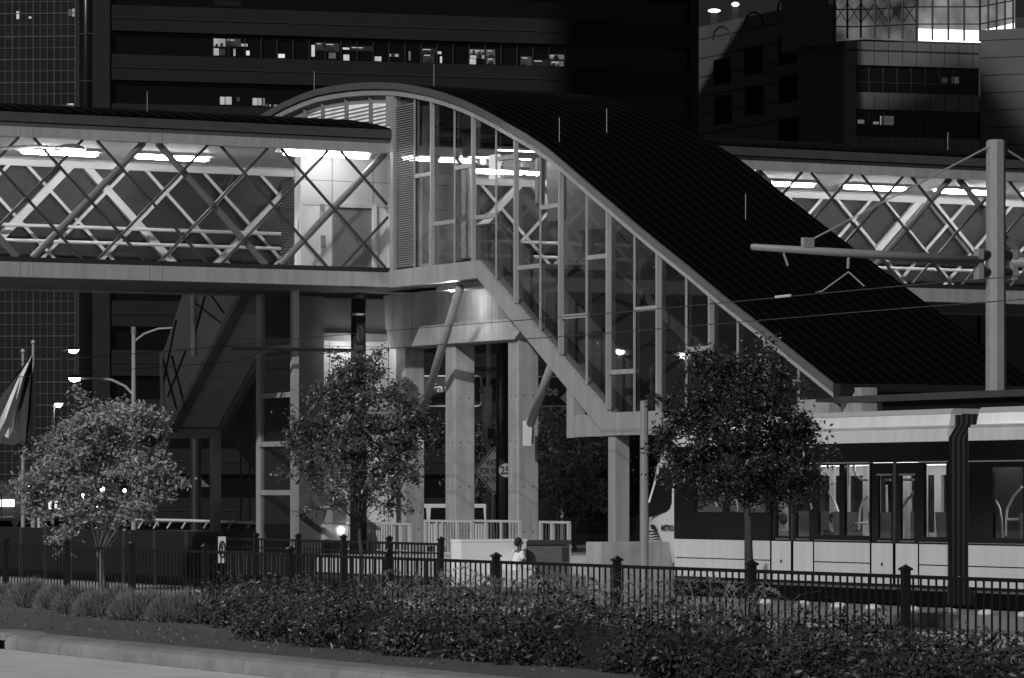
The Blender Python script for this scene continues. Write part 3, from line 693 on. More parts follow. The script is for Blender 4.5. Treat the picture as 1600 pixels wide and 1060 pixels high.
for dx in (0, 62):
    if dx == 0:
        rail([(1334, 727), (1335, 737), (1339, 745), (1346, 750), (1357, 750)], SX + 0.7)
        rail([(1356, 773), (1349, 783), (1344, 797), (1342, 828)], SX + 0.5)
        rail([(1356, 818), (1335, 818), (1332, 822), (1331, 831)], SX + 0.5)
        rail([(1326, 727), (1327, 832)], SX + 0.6); rail([(1294, 769), (1304, 785), (1310, 800)], SX + 0.6)
    else:
        rail([(1431, 766), (1417, 782), (1409, 795), (1408, 838)], SX + 0.5); rail([(1383, 750), (1392, 750)], SX + 0.6); rail([(1409, 750), (1427, 750)], SX + 0.6); rail([(1385, 758), (1387, 836)], SX + 0.8)
        rail([(1597, 761), (1584, 776), (1574, 795), (1572, 812), (1571, 838)], SX + 0.5); rail([(1598, 812), (1572, 812)], SX + 0.55); rail([(1553, 777), (1562, 795), (1565, 812), (1566, 840)], SX + 0.6)
rail([(1150, 770), (1152, 800)], SX + 0.6)
for x0, x1 in ((1322, 1326), (1296, 1303), (1348, 1356), (1411, 1419), (1444, 1447), (1552, 1556), (1568, 1575), (1577, 1585)):
    a, b = on_s(x1, 780, SX + 1.6)[0], on_s(x0, 780, SX + 1.6)[0]
    MB().tsz(a, b, SX + 1.6, SX + 1.65, 0.95, 2.99).build('interior_panel', mat('tram_interior_white', 0.6, 0.5), tr)
# bellows
m = MB()
for k in range(9):
    t = B0 + 0.06 - k * (B0 - B1 + 0.1) / 9.0
    zt2 = 3.85
    pts = [W(t, SX + 0.02, 0.32), W(t, SX + 0.02, 3.42), W(t, SX + 0.2, 3.68), W(t, SX + 0.2, zt2), W(t, SX + 2.3, zt2), W(t, SX + 2.5, 3.4), W(t, SX + 2.5, 0.32)]
    m.prism([p + S * (0.05 if k % 2 else 0.0) for p in pts], -T * 0.075)
m.build('bellows', mat('bellows_rubber', 0.012, 0.55), tr)
# nose: lofted cab with side window, lettering and stripe emblem
def ring(t, w, zt, zb):
    c = SX + 1.32; pts = []
    for k in range(24):
        a = 2 * math.pi * k / 24; ca, sa = math.cos(a), math.sin(a); e = 0.45
        pts.append(W(t, c - w * math.copysign(abs(ca) ** e, ca), (zt + zb) / 2 + (zt - zb) / 2 * math.copysign(abs(sa) ** e, sa)))
    return pts
secs = [(NB, 1.32, 3.9, 0.5), (NB + 0.55, 1.31, 3.8, 0.5), (NB + 0.95, 1.27, 3.35, 0.5), (NB + 1.35, 1.15, 2.75, 0.5), (NB + 1.7, 0.98, 2.2, 0.52), (NB + 1.95, 0.75, 1.7, 0.55), (NB + 2.05, 0.5, 1.3, 0.6)]
g_ = [ring(*x) + [ring(*x)[0]] for x in secs]
m = MB(); m.sheet(g_); m.add(g_[-1][:-1], [tuple(range(24))])
m.build('cab', TW_, tr, smooth=True)
sp = SX - 0.012
cw = MB().prism([fs(x, y, sp) for x, y in ((1031, 731), (1049, 737), (1049, 786), (1046, 795), (1040, 800), (1013, 809), (1013, 788), (1020, 762))], S * 0.02).build('cab_window', TB, tr)
MB().prism([fs(x, y, sp - 0.004) for x, y in ((1029, 731), (1031, 731), (1015, 786), (1012, 786))], S * 0.004).build('window_edge', mat('edge_bright', 0.8, 0.2), cw)
m = MB(); p0 = fs(1033, 829, sp); text(m, 'METRO', p0, -T, UP, 0.115, width=(fs(1053, 829, sp) - p0).length * 0.97, depth=0.004, bold=0.035)
m.build('lettering', mat('lettering_black', 0.008, 0.5), tr)
m = MB()
for x0, x1, y0, y1, sk_ in ((1016, 1024, 820, 827.5, 2.0), (1012, 1026.5, 829.5, 832, .6), (1012, 1029, 834.5, 836.3, .5), (1012, 1031, 839, 840.5, .4), (1012, 1033, 843.2, 844.3, .3)):
    m.prism([fs(x0, y0, sp), fs(x1 - sk_ * 1.2, y0, sp), fs(x1 + sk_, y1, sp), fs(x0 + sk_, y1, sp)], S * 0.01)
m.build('stripe_emblem', mat('lettering_black', 0.008, 0.5), tr)
# a passenger by the window
def person_mesh(verts, edges, radii, name, m_, parent, root=0):
    me = bpy.data.meshes.new(name); off = parent.location
    me.from_pydata([tuple(Vector(v) - off) for v in verts], edges, []); o = bpy.data.objects.new(name, me); COL.objects.link(o); o.parent = parent
    sm = o.modifiers.new('skin', 'SKIN'); sm.use_smooth_shade = True
    for i, r in enumerate(radii): me.skin_vertices[0].data[i].radius = (r, r) if not isinstance(r, tuple) else r
    me.skin_vertices[0].data[root].use_root = True
    sb = o.modifiers.new('sub', 'SUBSURF'); sb.levels = 2; sb.render_levels = 2
    me.materials.append(m_); return o
def seated(base, fwd, side, label, top_v, skin_v, hair_v, leg_v, k=1.0, lean=0.05, arm=None):
    """base = seat point under the hips; fwd = facing"""
    o = thing('person', label, 'person', base); fwd = Vector(fwd).normalized(); side = Vector(side).normalized()
    P = lambda f, s, z: base + (fwd * f + side * s + UP * z) * k
    vs = [P(0, 0, .09), P(.02, 0, .28), P(lean, 0, .45), P(lean + .01, 0, .53), P(lean + .02, 0, .60), P(lean + .02, 0, .66), P(lean + .03, 0, .75), P(lean + .02, 0, .81),
          P(lean, .17, .47), P(lean + .03, .2, .25), P(lean + .22, .17, .17), P(lean, -.17, .47), P(lean + .03, -.2, .25), P(lean + .22, -.17, .17),
          P(.06, .09, .08), P(.42, .1, .10), P(.44, .1, -.32), P(.58, .1, -.36), P(.06, -.09, .08), P(.42, -.1, .10), P(.44, -.1, -.32), P(.58, -.1, -.36)]
    es_ = [(0, 1), (1, 2), (2, 3), (3, 4), (4, 5), (5, 6), (6, 7), (2, 8), (8, 9), (9, 10), (2, 11), (11, 12), (12, 13), (0, 14), (14, 15), (15, 16), (16, 17), (0, 18), (18, 19), (19, 20), (20, 21)]
    rr = [.13, .125, .13, .075, .055, .075, .095, .06, .065, .05, .035, .065, .05, .035, .085, .065, .045, .035, .085, .065, .045, .035]
    body = person_mesh(vs, es_, [r * k for r in rr], 'body', mat('skin_%d' % int(skin_v * 100), skin_v, 0.6), o)
    person_mesh([P(0.0, 0, .05), P(.02, 0, .28), P(lean, 0, .46), P(lean, .19, .46), P(lean + .03, .215, .27), P(lean, -.19, .46), P(lean + .03, -.215, .27)], [(0, 1), (1, 2), (2, 3), (3, 4), (2, 5), (5, 6)], [x * k for x in (.155, .15, .15, .085, .062, .085, .062)], 'shirt', mat('cloth_%d' % int(top_v * 100), top_v, 0.85), o)
    person_mesh([P(.0, 0, .06), P(.06, .1, .08), P(.43, .11, .10), P(.45, .11, -.3), P(.06, -.1, .08), P(.43, -.11, .10), P(.45, -.11, -.3)], [(0, 1), (1, 2), (2, 3), (0, 4), (4, 5), (5, 6)], [x * k for x in (.14, .1, .078, .06, .1, .078, .06)], 'trousers', mat('cloth_%d' % int(leg_v * 100), leg_v, 0.85), o)
    hm = MB(); hm.ball(P(lean - .01, 0, .78), .105 * k, .105 * k, .095 * k, 14, 8); hm.ball(P(lean - .05, 0, .72), .085 * k, .085 * k, .09 * k, 12, 8); hm.build('hair', mat('hair_%d' % int(hair_v * 100), hair_v, 0.7), o, smooth=True)
    fm = MB(); fm.ball(P(lean + .135, 0, .715), .018 * k, .018 * k, .022 * k, 8, 5)
    for q in (-1, 1): fm.ball(P(lean + .02, .1 * q, .715), .02 * k, .015 * k, .032 * k, 8, 5)
    fm.build('nose_and_ears', mat('skin_%d' % int(skin_v * 100), skin_v, 0.6), o, smooth=True)
    em = MB()
    for q in (-1, 1): em.ball(P(lean + .112, .036 * q, .735), .012 * k, .014 * k, .009 * k, 8, 5)
    em.ball(P(lean + .112, 0, .665), .012 * k, .028 * k, .007 * k, 8, 5); em.build('eyes_and_mouth', mat('feature_dark', 0.03, 0.5), o, smooth=True)
    return o
hp = fs(1302, 811, SX + 0.62)
seated(hp - UP * 0.73, -T, S, 'passenger with short dark hair and dark top seated by a tram window', 0.03, 0.35, 0.02, 0.03)
hp = fs(1224, 812, SX + 0.9)
seated(hp - UP * 0.73, T, -S, 'passenger in grey top seated behind the first tram door glass', 0.12, 0.3, 0.02, 0.03)
# ================================================================== fences
def fence(name, label, pts, posts, h, gap, pw, post_w, low=0.12, two=True, mt=RAIL, topw=0.05, grp=None):
    """pts: two ground points; posts: fractions along"""
    a, b = map(Vector, pts); d = (b - a); L = d.length; u = d.normalized(); nrm = u.cross(UP)
    o = thing(name, label, 'fence', a, grp)
    fr = sorted(set([0.0] + list(posts) + [1.0]))
    for f in fr:
        p = a + d * f; pm = MB(); pm.box(p - u * post_w / 2 - nrm * post_w / 2, u * post_w, nrm * post_w, UP * (h + 0.07)); po = pm.build('post', mt, o)
        w2 = post_w * 0.72
        c = MB(); c.box(p - u * w2 - nrm * w2 + UP * (h + 0.07), u * w2 * 2, nrm * w2 * 2, UP * 0.03)
        q = p + UP * (h + 0.10); c.add([q - u * w2 - nrm * w2, q + u * w2 - nrm * w2, q + u * w2 + nrm * w2, q - u * w2 + nrm * w2, q + UP * 0.06], [(0, 1, 4), (1, 2, 4), (2, 3, 4), (3, 0, 4)])
        c.build('post_cap', mt, po)
    for f0, f1 in zip(fr[:-1], fr[1:]):
        l = (f1 - f0) * L; p = a + d * f0; q = a + d * f1; m = MB(); n = max(2, round(l / gap))
        m.bar(p + UP * (h - 0.02), q + UP * (h - 0.02), nrm * topw, UP * 0.055)
        if two: m.bar(p + UP * (h - 0.22), q + UP * (h - 0.22), nrm * 0.03, UP * 0.035)
        m.bar(p + UP * low, q + UP * low, nrm * 0.03, UP * 0.04)
        for k in range(1, n):
            c = p + u * (l * k / n); m.box(c - u * pw / 2 - nrm * pw / 2 + UP * 0.04, u * pw, nrm * pw, UP * (h - 0.06))
        m.build('picket_panel', mt, o)
    return o
FS = -14.4
pxs = [9, 104.5, 206, 321, 454, 607, 775, 964, 1175, 1415]
tpos = [on_s(x, 868 + x * 0.035, FS)[0] for x in pxs]
ta, tb = tpos[0] + 4.0, tpos[-1] - 4.6
fence('metal_fence', 'long near black picket fence with capped posts behind the hedge', (W(ta, FS, 0), W(tb, FS, 0)), [(ta - t) / (ta - tb) for t in tpos], 1.2, 0.20, 0.024, 0.11, two=False)
S2 = -7.6
p2 = [on_s(x, 850, S2)[0] for x in (-60, 34, 72, 112, 152, 195, 243, 293, 350, 400, 466, 537, 608, 689)]
a, b = p2[8], p2[-1]
qa = on_s(-140, 850, S2)[0]
fo = thing('screened_fence', 'dark screened fence panels with thin pale posts at the far left beside the track', 'fence', W(qa, S2, 0))
MB().tsz(a + 0.06, qa, S2, S2 + 0.02, 0.24, 1.42).build('screen_panel', mat('screen_black', 0.006, 0.9), fo)
for t in p2[:8]: MB().tsz(t - 0.03, t + 0.03, S2 - 0.06, S2 - 0.002, 0.0, 1.42).build('post', mat('post_dim', 0.05, 0.6), fo)
fence('metal_fence', 'dark picket fence along the track ending beside the pale guard rail', (W(a, S2, 0), W(b, S2, 0)), [(a - t) / (a - b) for t in p2[8:]], 1.28, 0.17, 0.026, 0.10, low=0.5)
c0, c1 = on_t(842, 860, 4.0)[0], on_t(1012, 860, 4.0)[0]
fence('metal_fence', 'black picket fence beyond the pier in front of the dark shrubs', (W(4, c0, 0.72), W(4, c1, 0.72)), [0.18, 0.64], 0.98, 0.075, 0.018, 0.06, two=False)
# pale guard rails on the plaza
def guard(label, xs, ytop, s, zb_, grp='pale guard rails on the plaza'):
    tsx = [on_s(x, ytop, s)[0] for x in xs]; zt_ = on_s(xs[0], ytop, s)[1]
    o = thing('guard_rail', label, 'railing', W(tsx[0], s, zb_), grp)
    MB().bar(W(tsx[0] + 0.05, s, zt_), W(tsx[-1] - 0.05, s, zt_), S * 0.06, UP * 0.06).build('top_rail', ALUP, o)
    MB().bar(W(tsx[0], s, zb_ + 0.1), W(tsx[-1], s, zb_ + 0.1), S * 0.04, UP * 0.04).build('bottom_rail', ALUP, o)
    for t in tsx: MB().tsz(t - 0.04, t + 0.04, s - 0.04, s + 0.04, zb_, zt_ - 0.03).build('post', ALUP, o)
    m = MB(); t = tsx[0] - 0.12
    while t > tsx[-1]:
        m.tsz(t - 0.008, t + 0.008, s - 0.01, s + 0.01, zb_ + 0.12, zt_ - 0.03); t -= 0.16
    m.build('baluster_panel', mat('baluster_grey', 0.14, 0.5), o)
ALUP = mat('pale_rail_paint', 0.5, 0.45, var=0.1)
guard('pale guard rail behind the white wall, right of the second column', [738, 760, 784, 812], 814, -0.4, 0.72)
guard('pale guard rail in front of the first two columns', [665, 683, 692, 715, 738], 814, -0.5, 0.72)
guard('pale guard rail beside the tiled wall under the middle tree', [505, 583, 626, 640], 817, 0.3, 0.72)
guard('short pale guard rail right of the third column', [845, 863, 889], 816, -0.4, 0.72)
# ------------------------------------------------------------------ block walls and cabinet by the track
c = fZ(720, 843, 88); t0, s0_ = ts(c); t0 = round(t0, 2)
sA, sB = on_t(720, 860, t0)[0], on_t(823, 860, t0)[0]; zt_ = on_t(770, 843, t0)[1]
wh = thing('low_wall', 'bright white painted block wall behind the near fence', 'wall', W(t0, (sA + sB) / 2, 0))
MB().tsz(t0, t0 + 0.5, sA, sB, 0, zt_ - 0.06).build('wall_body', mat('white_render', 0.82, 0.7, var=0.08, scale=1.5, bump=0.1), wh, bevel=0.015)
MB().tsz(t0 - 0.01, t0 + 0.51, sA - 0.01, sB + 0.01, zt_ - 0.058, zt_).build('coping', mat('white_coping', 0.85, 0.5), wh)
pb = fZ(795.5, 878, 86.2)
seated(W(t0 - 0.32, sB - 0.42, 0.62), S, -T, 'person in white clothes sitting sideways against the white block wall', 0.8, 0.08, 0.01, 0.78, k=0.86)
tag(MB().tsz(t0 - 0.55, t0 - 0.08, sB - 0.95, sB - 0.1, 0, 0.62).build('stone_bench', mat('white_render', 0.82), loc=W(t0 - .3, sB - .5, 0)), 'plain white block seat in front of the white wall', 'bench')
sC, sD = on_t(824, 860, t0)[0], on_t(892, 860, t0)[0]
cb = thing('utility_cabinet', 'grey metal utility cabinet with dark lid beside the white wall', 'cabinet', W(t0, (sC + sD) / 2, 0))
MB().tsz(t0 + 0.03, t0 + 0.6, sC + 0.02, sD - 0.01, 0, zt_ - 0.14).build('cabinet_body', mat('cabinet_grey', 0.16, 0.5, var=0.12, scale=3), cb, bevel=0.012)
MB().tsz(t0, t0 + 0.63, sC, sD + 0.01, zt_ - 0.135, zt_ - 0.03).build('lid', mat('cabinet_lid', 0.06, 0.5), cb)
MB().tsz(t0 + 0.018, t0 + 0.028, sD - 0.22, sD - 0.06, zt_ - 0.52, zt_ - 0.2).build('vent_plate', mat('vent_dark', 0.05, 0.5), cb)
m = MB(); q = sC + 0.42
for a_, b_ in ((0, .2),): m.tsz(t0 + 0.02, t0 + 0.028, q, q + 0.2, zt_ - 0.45, zt_ - 0.44); m.tsz(t0 + 0.02, t0 + 0.028, q, q + 0.2, zt_ - 0.31, zt_ - 0.30); m.tsz(t0 + 0.02, t0 + 0.028, q, q + 0.01, zt_ - 0.45, zt_ - 0.3); m.tsz(t0 + 0.02, t0 + 0.028, q + 0.19, q + 0.2, zt_ - 0.45, zt_ - 0.3)
m.build('plate_outline', mat('outline_grey', 0.25, 0.5), cb)
c = fZ(940, 848, 80); t1_ = ts(c)[0]
sA, sB = on_t(940, 860, t1_)[0], on_t(1079, 860, t1_)[0]; z1_ = on_t(1000, 847, t1_)[1]
tag(MB().tsz(t1_, t1_ + 0.7, sA, sB, 0, z1_).build('concrete_block', CONC, loc=W(t1_, (sA + sB) / 2, 0), bevel=0.02), 'stained concrete block wall in front of the tram nose behind the grey pole', 'wall')
p = fZ(1006.5, 900, 72); pz = 2.4 + (770 - 626) * 72 / 6000
gp = thing('metal_pole', 'plain pale grey octagonal pole standing before the tram nose', 'pole', (p.x, p.y, 0))
MB().tube([(p.x, p.y, 0.02), (p.x, p.y, pz)], [0.085, 0.075], 8).build('shaft', mat('pole_grey', 0.26, 0.5, var=0.15), gp)
MB().lathe((p.x, p.y, 0), [(0.16, 0), (0.16, 0.03), (0.1, 0.035), (0.1, 0.12), (0.087, 0.13)], 10).build('base_plate', ALU, gp)
# no-walking sign on a thin post behind the fence
c = fs(347, 860, -13.2)
ns = thing('warning_sign', 'small white upright sign with a round walking figure symbol on the near fence', 'sign', Vector((c.x, c.y, 0)))
r_ = (S * 0.96 + T * 0.3).normalized(); rr = S
t_c, s_c = ts(c); hw_ = 5.6 * (c.y / 6000) / 0.888
MB().box(W(t_c, s_c - hw_, c.z - 0.27), T * 0.01, S * hw_ * 2, UP * 0.56).build('plate', mat('sign_white_plate', 0.75, 0.5), ns)
m = MB(); cc = W(t_c - 0.006, s_c, c.z + 0.02)
m.tube([cc + S * math.cos(k * math.pi / 8) * hw_ * 0.72 + UP * math.sin(k * math.pi / 8) * 0.17 for k in range(17)], 0.017, 5, cap=False)
m.bar(cc - S * hw_ * .5 + UP * .12, cc + S * hw_ * .5 - UP * .12, S * 0.02, T * 0.01)
m.tube([cc + UP * 0.08, cc - UP * 0.02, cc - UP * 0.1 - S * 0.02], 0.015, 5); m.ball(cc + UP * 0.11, 0.018); m.build('symbol', ink, ns)
MB().tube([W(t_c + 0.03, s_c, 0), W(t_c + 0.03, s_c, c.z + 0.25)], 0.02, 6).build('post', DARK, ns)

# ================================================================== overhead line
WZ = mat('wire_dark', 0.03, 0.5); 
tP = on_s(1556, 400, 0.0)[0]; zP = on_s(1556, 219, 0.0)[1]
cp = thing('catenary_pole', 'tall pale octagonal overhead line pole with two long arms behind the tram', 'pole', W(tP, 0, 0.24))
PG = mat('pole_light_grey', 0.25, 0.5, var=0.12, scale=3)
MB().tube([W(tP, 0, 0.24), W(tP, 0, zP - 0.05), W(tP, 0, zP)], [0.22, 0.2, 0.17], 8).build('shaft', PG, cp)
MB().lathe(W(tP, 0, 0.24), [(0.42, 0), (0.42, 0.05), (0.26, 0.06), (0.26, 0.2)], 8).build('base_plate', PG, cp)
sT = on_t(1175, 386, tP)[0]; zA = on_t(1175, 386, tP)[1]; zB = on_t(1535, 409, tP)[1]
ar = MB().tube([W(tP, sT, zA), W(tP, -0.36, zB)], [0.065, 0.115], 10).build('arm', PG, cp, smooth=True)
ar2 = MB().tube([W(tP, 0.36, zB), W(tP, 6.2, zA)], [0.115, 0.065], 10).build('arm', PG, cp, smooth=True)
for sg in (-1, 1):
    for z in (zB + 0.14, zB - 0.22):
        MB().tube([W(tP, 0.18 * sg, z), W(tP, 0.36 * sg, z)], [0.10, 0.10], 12).build('insulator', mat('insulator_dark', 0.02, 0.3), cp)
    MB().box(W(tP - 0.10, 0.36 * sg, zB - 0.36), T * 0.20, S * 0.12 * sg, UP * 0.62).build('bracket', PG, cp)
    sG, zG = on_t(1262, 378, tP)
    if sg > 0: sG = -sG
    MB().tube([W(tP, 0.16 * sg, on_t(1545, 229, tP)[1]), W(tP, sG, zG)], 0.022, 6).build('stay_rod', ALU, cp)
    MB().box(W(tP - 0.06, sG - 0.12, zG - 0.12), T * 0.12, S * 0.24, UP * 0.2).build('stay_clamp', PG, cp)
SWIRE = -3.8
def wire(name, label, y0, y1, par_t):
    zz = (on_s(1200, y0, SWIRE)[1] + on_s(800, y1, SWIRE)[1]) / 2
    pts = []
    for k in range(33):
        t = -45 + k * 100 / 32.0; pts.append(W(t, SWIRE, zz - 0.02 * math.sin(k * .8)))
    return tag(MB().tube(pts, 0.011, 5).build(name, WZ, loc=W(-20, SWIRE, zz)), label, 'wire'), zz
o, zc1 = wire('contact_wire', 'lower thin overhead wire running along above the tram', 494, 536, 0)
o, zc2 = wire('messenger_wire', 'upper thin overhead wire running along above the tram', 466, 502, 0)
m = MB(); ap = ft(1326, 425, tP)
hk = MB().tube([ft(1326, 402, tP), ft(1325, 420, tP)], 0.03, 6).build('hanger', PG, cp)
m.tube([ap, fs(1285, 455, SWIRE), fs(1274, 457, SWIRE)], 0.014, 5); m.tube([ap, fs(1350, 447, SWIRE)], 0.014, 5); m.build('bridle', ALU, cp)
MB().tube([ft(1224, 394, tP), ft(1231, 415, tP)], 0.025, 6).build('hanger', PG, cp)
tag(MB().tube([fs(1212, 464.5, SWIRE - .01), fs(1235, 462, SWIRE - .01)], 0.03, 6).build('wire_insulator', mat('insulator_pale', 0.6, 0.4), loc=fs(1220, 464, SWIRE)), 'short pale insulator on the upper overhead wire', 'insulator')
# dark poles under the skywalk
DPM = mat('dark_pole_paint', 0.018, 0.45, var=0.2)
tD = on_s(560, 700, -0.3)[0]
dp = thing('catenary_pole', 'thick dark pole with round number plate behind the crown of the middle tree', 'pole', W(tD, -0.3, 0.24))
zt_ = 7.85
MB().tube([W(tD, -0.3, 0.24), W(tD, -0.3, zt_)], [0.24, 0.2], 16).build('shaft', DPM, dp, smooth=True)
MB().lathe(W(tD, -0.3, zt_), [(0.26, -0.12), (0.26, 0), (0.1, 0.05)], 14).build('cap', DPM, dp)
zq = on_s(560, 492, -0.3)[1]; MB().lathe(W(tD, -0.3, zq), [(0.235, -0.03), (0.235, 0.03)], 14).build('band', mat('band_bright', 0.5, 0.25, 0.6), dp)
t1, za = on_s(559, 506, -0.55); t0_, zb2 = on_s(572, 551, -0.55)
bx = MB().tsz(t0_, t1, -0.6, -0.56, zb2, za).build('sign_plate', mat('plate_dark', 0.015, 0.5), dp)
m = MB(); c = W((t0_ + t1) / 2, -0.605, (za + zb2) / 2 + 0.1); wr = (t1 - t0_) * 0.32
m.tube([c + T * math.cos(k * math.pi / 8) * wr + UP * math.sin(k * math.pi / 8) * 0.22 for k in range(17)], 0.02, 5, cap=False)
m.tsz((t0_ + t1) / 2 - wr, (t0_ + t1) / 2 + wr, -0.61, -0.602, zb2 + 0.05, zb2 + 0.2)
text(m, '9', c + T * wr * 0.5 - UP * 0.14, -T, UP, 0.26, width=wr * 0.9, depth=0.003); m.build('plate_marking', mat('mark_grey', 0.10, 0.5), bx)
zr = on_s(548, 549, -0.3)[1]; sr0 = on_t(362, 549, tD)[0]
MB().tube([W(tD, -0.5, zr), W(tD, sr0, zr)], 0.05, 8).build('arm', DPM, dp)
MB().tube([W(tD, sr0 + 0.9, zr - 0.05), W(tD, SWIRE + 0.2, zr - 0.24), W(tD, SWIRE, zr - 0.28)], 0.025, 6).build('steady_arm', DPM, dp)
tD2 = on_s(785, 700, 6.0)[0]
dp2 = thing('catenary_pole', 'dark pole with round 25 speed plate between the second and third columns', 'pole', W(tD2, 6, 0.24))
MB().tube([W(tD2, 6, 0.24), W(tD2, 6, on_s(785, 470, 6)[1])], [0.19, 0.18], 16).build('shaft', DPM, dp2, smooth=True)
cpl = fs(790, 735, 5.7); PR = 0.215
pl = MB(); nf = Vector((-0.05, -1, 0)).normalized(); rt = Vector((1, -0.05, 0)).normalized()
cc = Vector((cpl.x, cpl.y - 0.1, cpl.z)); pl.prism([cc + rt * math.cos(k * math.pi / 16) * PR + UP * math.sin(k * math.pi / 16) * PR for k in range(32)], -nf * 0.02)
po = pl.build('speed_plate', mat('plate_mid', 0.30, 0.5), dp2)
m = MB(); m.tube([cc + nf * 0.005 + rt * math.cos(k * math.pi / 16) * PR * .97 + UP * math.sin(k * math.pi / 16) * PR * .97 for k in range(33)], 0.012, 5, cap=False)
text(m, '25', cc - rt * 0.15 - UP * 0.11, rt, UP, 0.22, width=0.26, depth=0.008, bold=0.035); m.build('lettering', ink, po)

# ================================================================== street signs, beacon, WATCH sign
def flat(name, x0, y0, x1, y1, Z, m_, par, thick=0.04, r=0.0):
    a, b = fZ(x0, y1, Z), fZ(x1, y0, Z); return MB().xyz(a.x, b.x, Z, Z + thick, a.z, b.z).build(name, m_, par)
SGN = mat('sign_panel_dark', 0.055, 0.5); BRD = mat('sign_border_white', 0.9, 0.4)
def street_sign(x0, x1, y0, y1, Z, txt, xt, yt, ht, wt, label):
    c = fZ((x0 + x1) / 2, (y0 + y1) / 2, Z); o = thing('street_sign', label, 'sign', c)
    flat('panel', x0, y0, x1, y1, Z, SGN, o)
    m = MB(); r = 6; pts = []
    for cx_, cy_, a0 in ((x1 - r, y0 + r, 0), (x0 + r, y0 + r, 90), (x0 + r, y1 - r, 180), (x1 - r, y1 - r, 270)):
        for k in range(6): a = R(a0 + k * 18); pts.append(fZ(cx_ + r * math.cos(a), cy_ - r * math.sin(a), Z) - Vector((0, 0.02, 0)))
    m.tube(pts + [pts[0]], 0.026, 5, cap=False); m.build('border', BRD, o)
    m = MB(); p = fZ(xt, yt, Z); text(m, txt, p, (1, 0, 0), UP, ht * Z / 6000, width=wt * Z / 6000, depth=0.015, bold=0.012); m.build('lettering', BRD, o)
    return o
ZS = 125.0
o1 = street_sign(598, 752, 588, 635, ZS, 'Fannin', 671, 613, 14, 68, 'dark street name sign reading Fannin seen between the first two columns')
o2 = street_sign(786, 908, 589, 635, ZS, 'Holcombe', 800, 618, 16, 72, 'dark street name sign reading Holcombe with a white diamond')
m = MB(); c = fZ(886, 622, ZS - 0.03); dd = 0.22
m.prism([c + Vector((-dd, 0, 0)), c + Vector((0, 0, -dd)), c + Vector((dd, 0, 0)), c + Vector((0, 0, dd))], (0, 0.02, 0)); m.build('diamond', BRD, o2)
ms = thing('signal_mast', 'dark steel mast with a long arm carrying the street name signs behind the columns', 'mast', fZ(826, 914, ZS + 0.4))
b0 = fZ(826, 880, ZS + 0.4); MB().tube([(b0.x, b0.y, 0), (b0.x, b0.y, fZ(826, 600, ZS).z + 0.5)], [0.2, 0.14], 10).build('shaft', DPM, ms)
MB().tube([fZ(590, 606, ZS + 0.3), fZ(925, 606, ZS + 0.3)], 0.08, 8).build('arm', DPM, ms)
Zb = 118.0
be = thing('solar_beacon', 'grey signal post with small solar panel between the columns', 'beacon', Vector((fZ(763, 900, Zb).x, Zb, 0)))
p = fZ(763, 800, Zb)
MB().tube([(p.x, Zb, 0), (p.x, Zb, fZ(0, 520, Zb).z)], 0.07, 8).build('shaft', ALU, be)
a, b = fZ(754, 690, Zb - .15), fZ(769, 603, Zb - .15)
MB().tube([Vector(((a.x + b.x) / 2, Zb - .2, a.z)), Vector(((a.x + b.x) / 2, Zb - .2, b.z))], (b.x - a.x) / 2, 12).build('housing', mat('housing_grey', 0.45, 0.4, var=0.1), be, smooth=True)
MB().ball(fZ(754, 610, Zb - .2), 0.12).build('beacon_light', mat('lens_grey', 0.3, 0.2), be, smooth=True)
a, b = fZ(738, 581, Zb), fZ(775, 575, Zb); MB().box((a.x, Zb - .3, a.z), (b.x - a.x, 0, 0), (0.08, 0.5, 0.14), (0, 0, 0.03)).build('solar_panel', mat('solar_dark', 0.05, 0.2), be)
a, b = fZ(762, 686, Zb - .3), fZ(773, 670, Zb - .3); MB().xyz(a.x, b.x, Zb - .35, Zb - .1, a.z, b.z).build('control_box', DARK, be)
Zw = 112.0; cx_, cy_ = 771.5, 736; hd = 38.5
wsn = thing('warning_sign', 'pale diamond road sign reading WATCH FOR WATER ON ROAD behind the columns', 'sign', Vector((fZ(cx_, cy_, Zw).x, Zw, 0)))
def dia(h, y): return [fZ(cx_ - h * .8, cy_, Zw) + Vector((0, y, 0)), fZ(cx_, cy_ + h, Zw) + Vector((0, y, 0)), fZ(cx_ + h * .8, cy_, Zw) + Vector((0, y, 0)), fZ(cx_, cy_ - h, Zw) + Vector((0, y, 0))]
MB().prism(dia(hd, 0), (0, 0.03, 0)).build('plate', mat('diamond_pale', 0.85, 0.5), wsn)
m = MB(); q = dia(hd * 0.91, -0.008)
for a, b in zip(q, q[1:] + q[:1]): m.bar(a, b, (0, 0.01, 0), Vector((b - a)).normalized().cross(Vector((0, 1, 0))) * 0.03)
for tx, x0, y0, wd in (('WATCH', 759, 728, 27), ('FOR WATER', 750, 741, 44), ('ON ROAD', 755, 754, 34)):
    text(m, tx, fZ(x0, y0, Zw) + Vector((0, -0.004, 0)), (1, 0, 0), UP, 9.5 * Zw / 6000, width=wd * Zw / 6000, depth=0.008, bold=0.015)
m.build('lettering', ink, wsn)
p = fZ(770, 800, Zw + .08); MB().tube([(p.x, p.y, 0), (p.x, p.y, fZ(0, 700, Zw).z)], 0.04, 6).build('post', ALU, wsn)
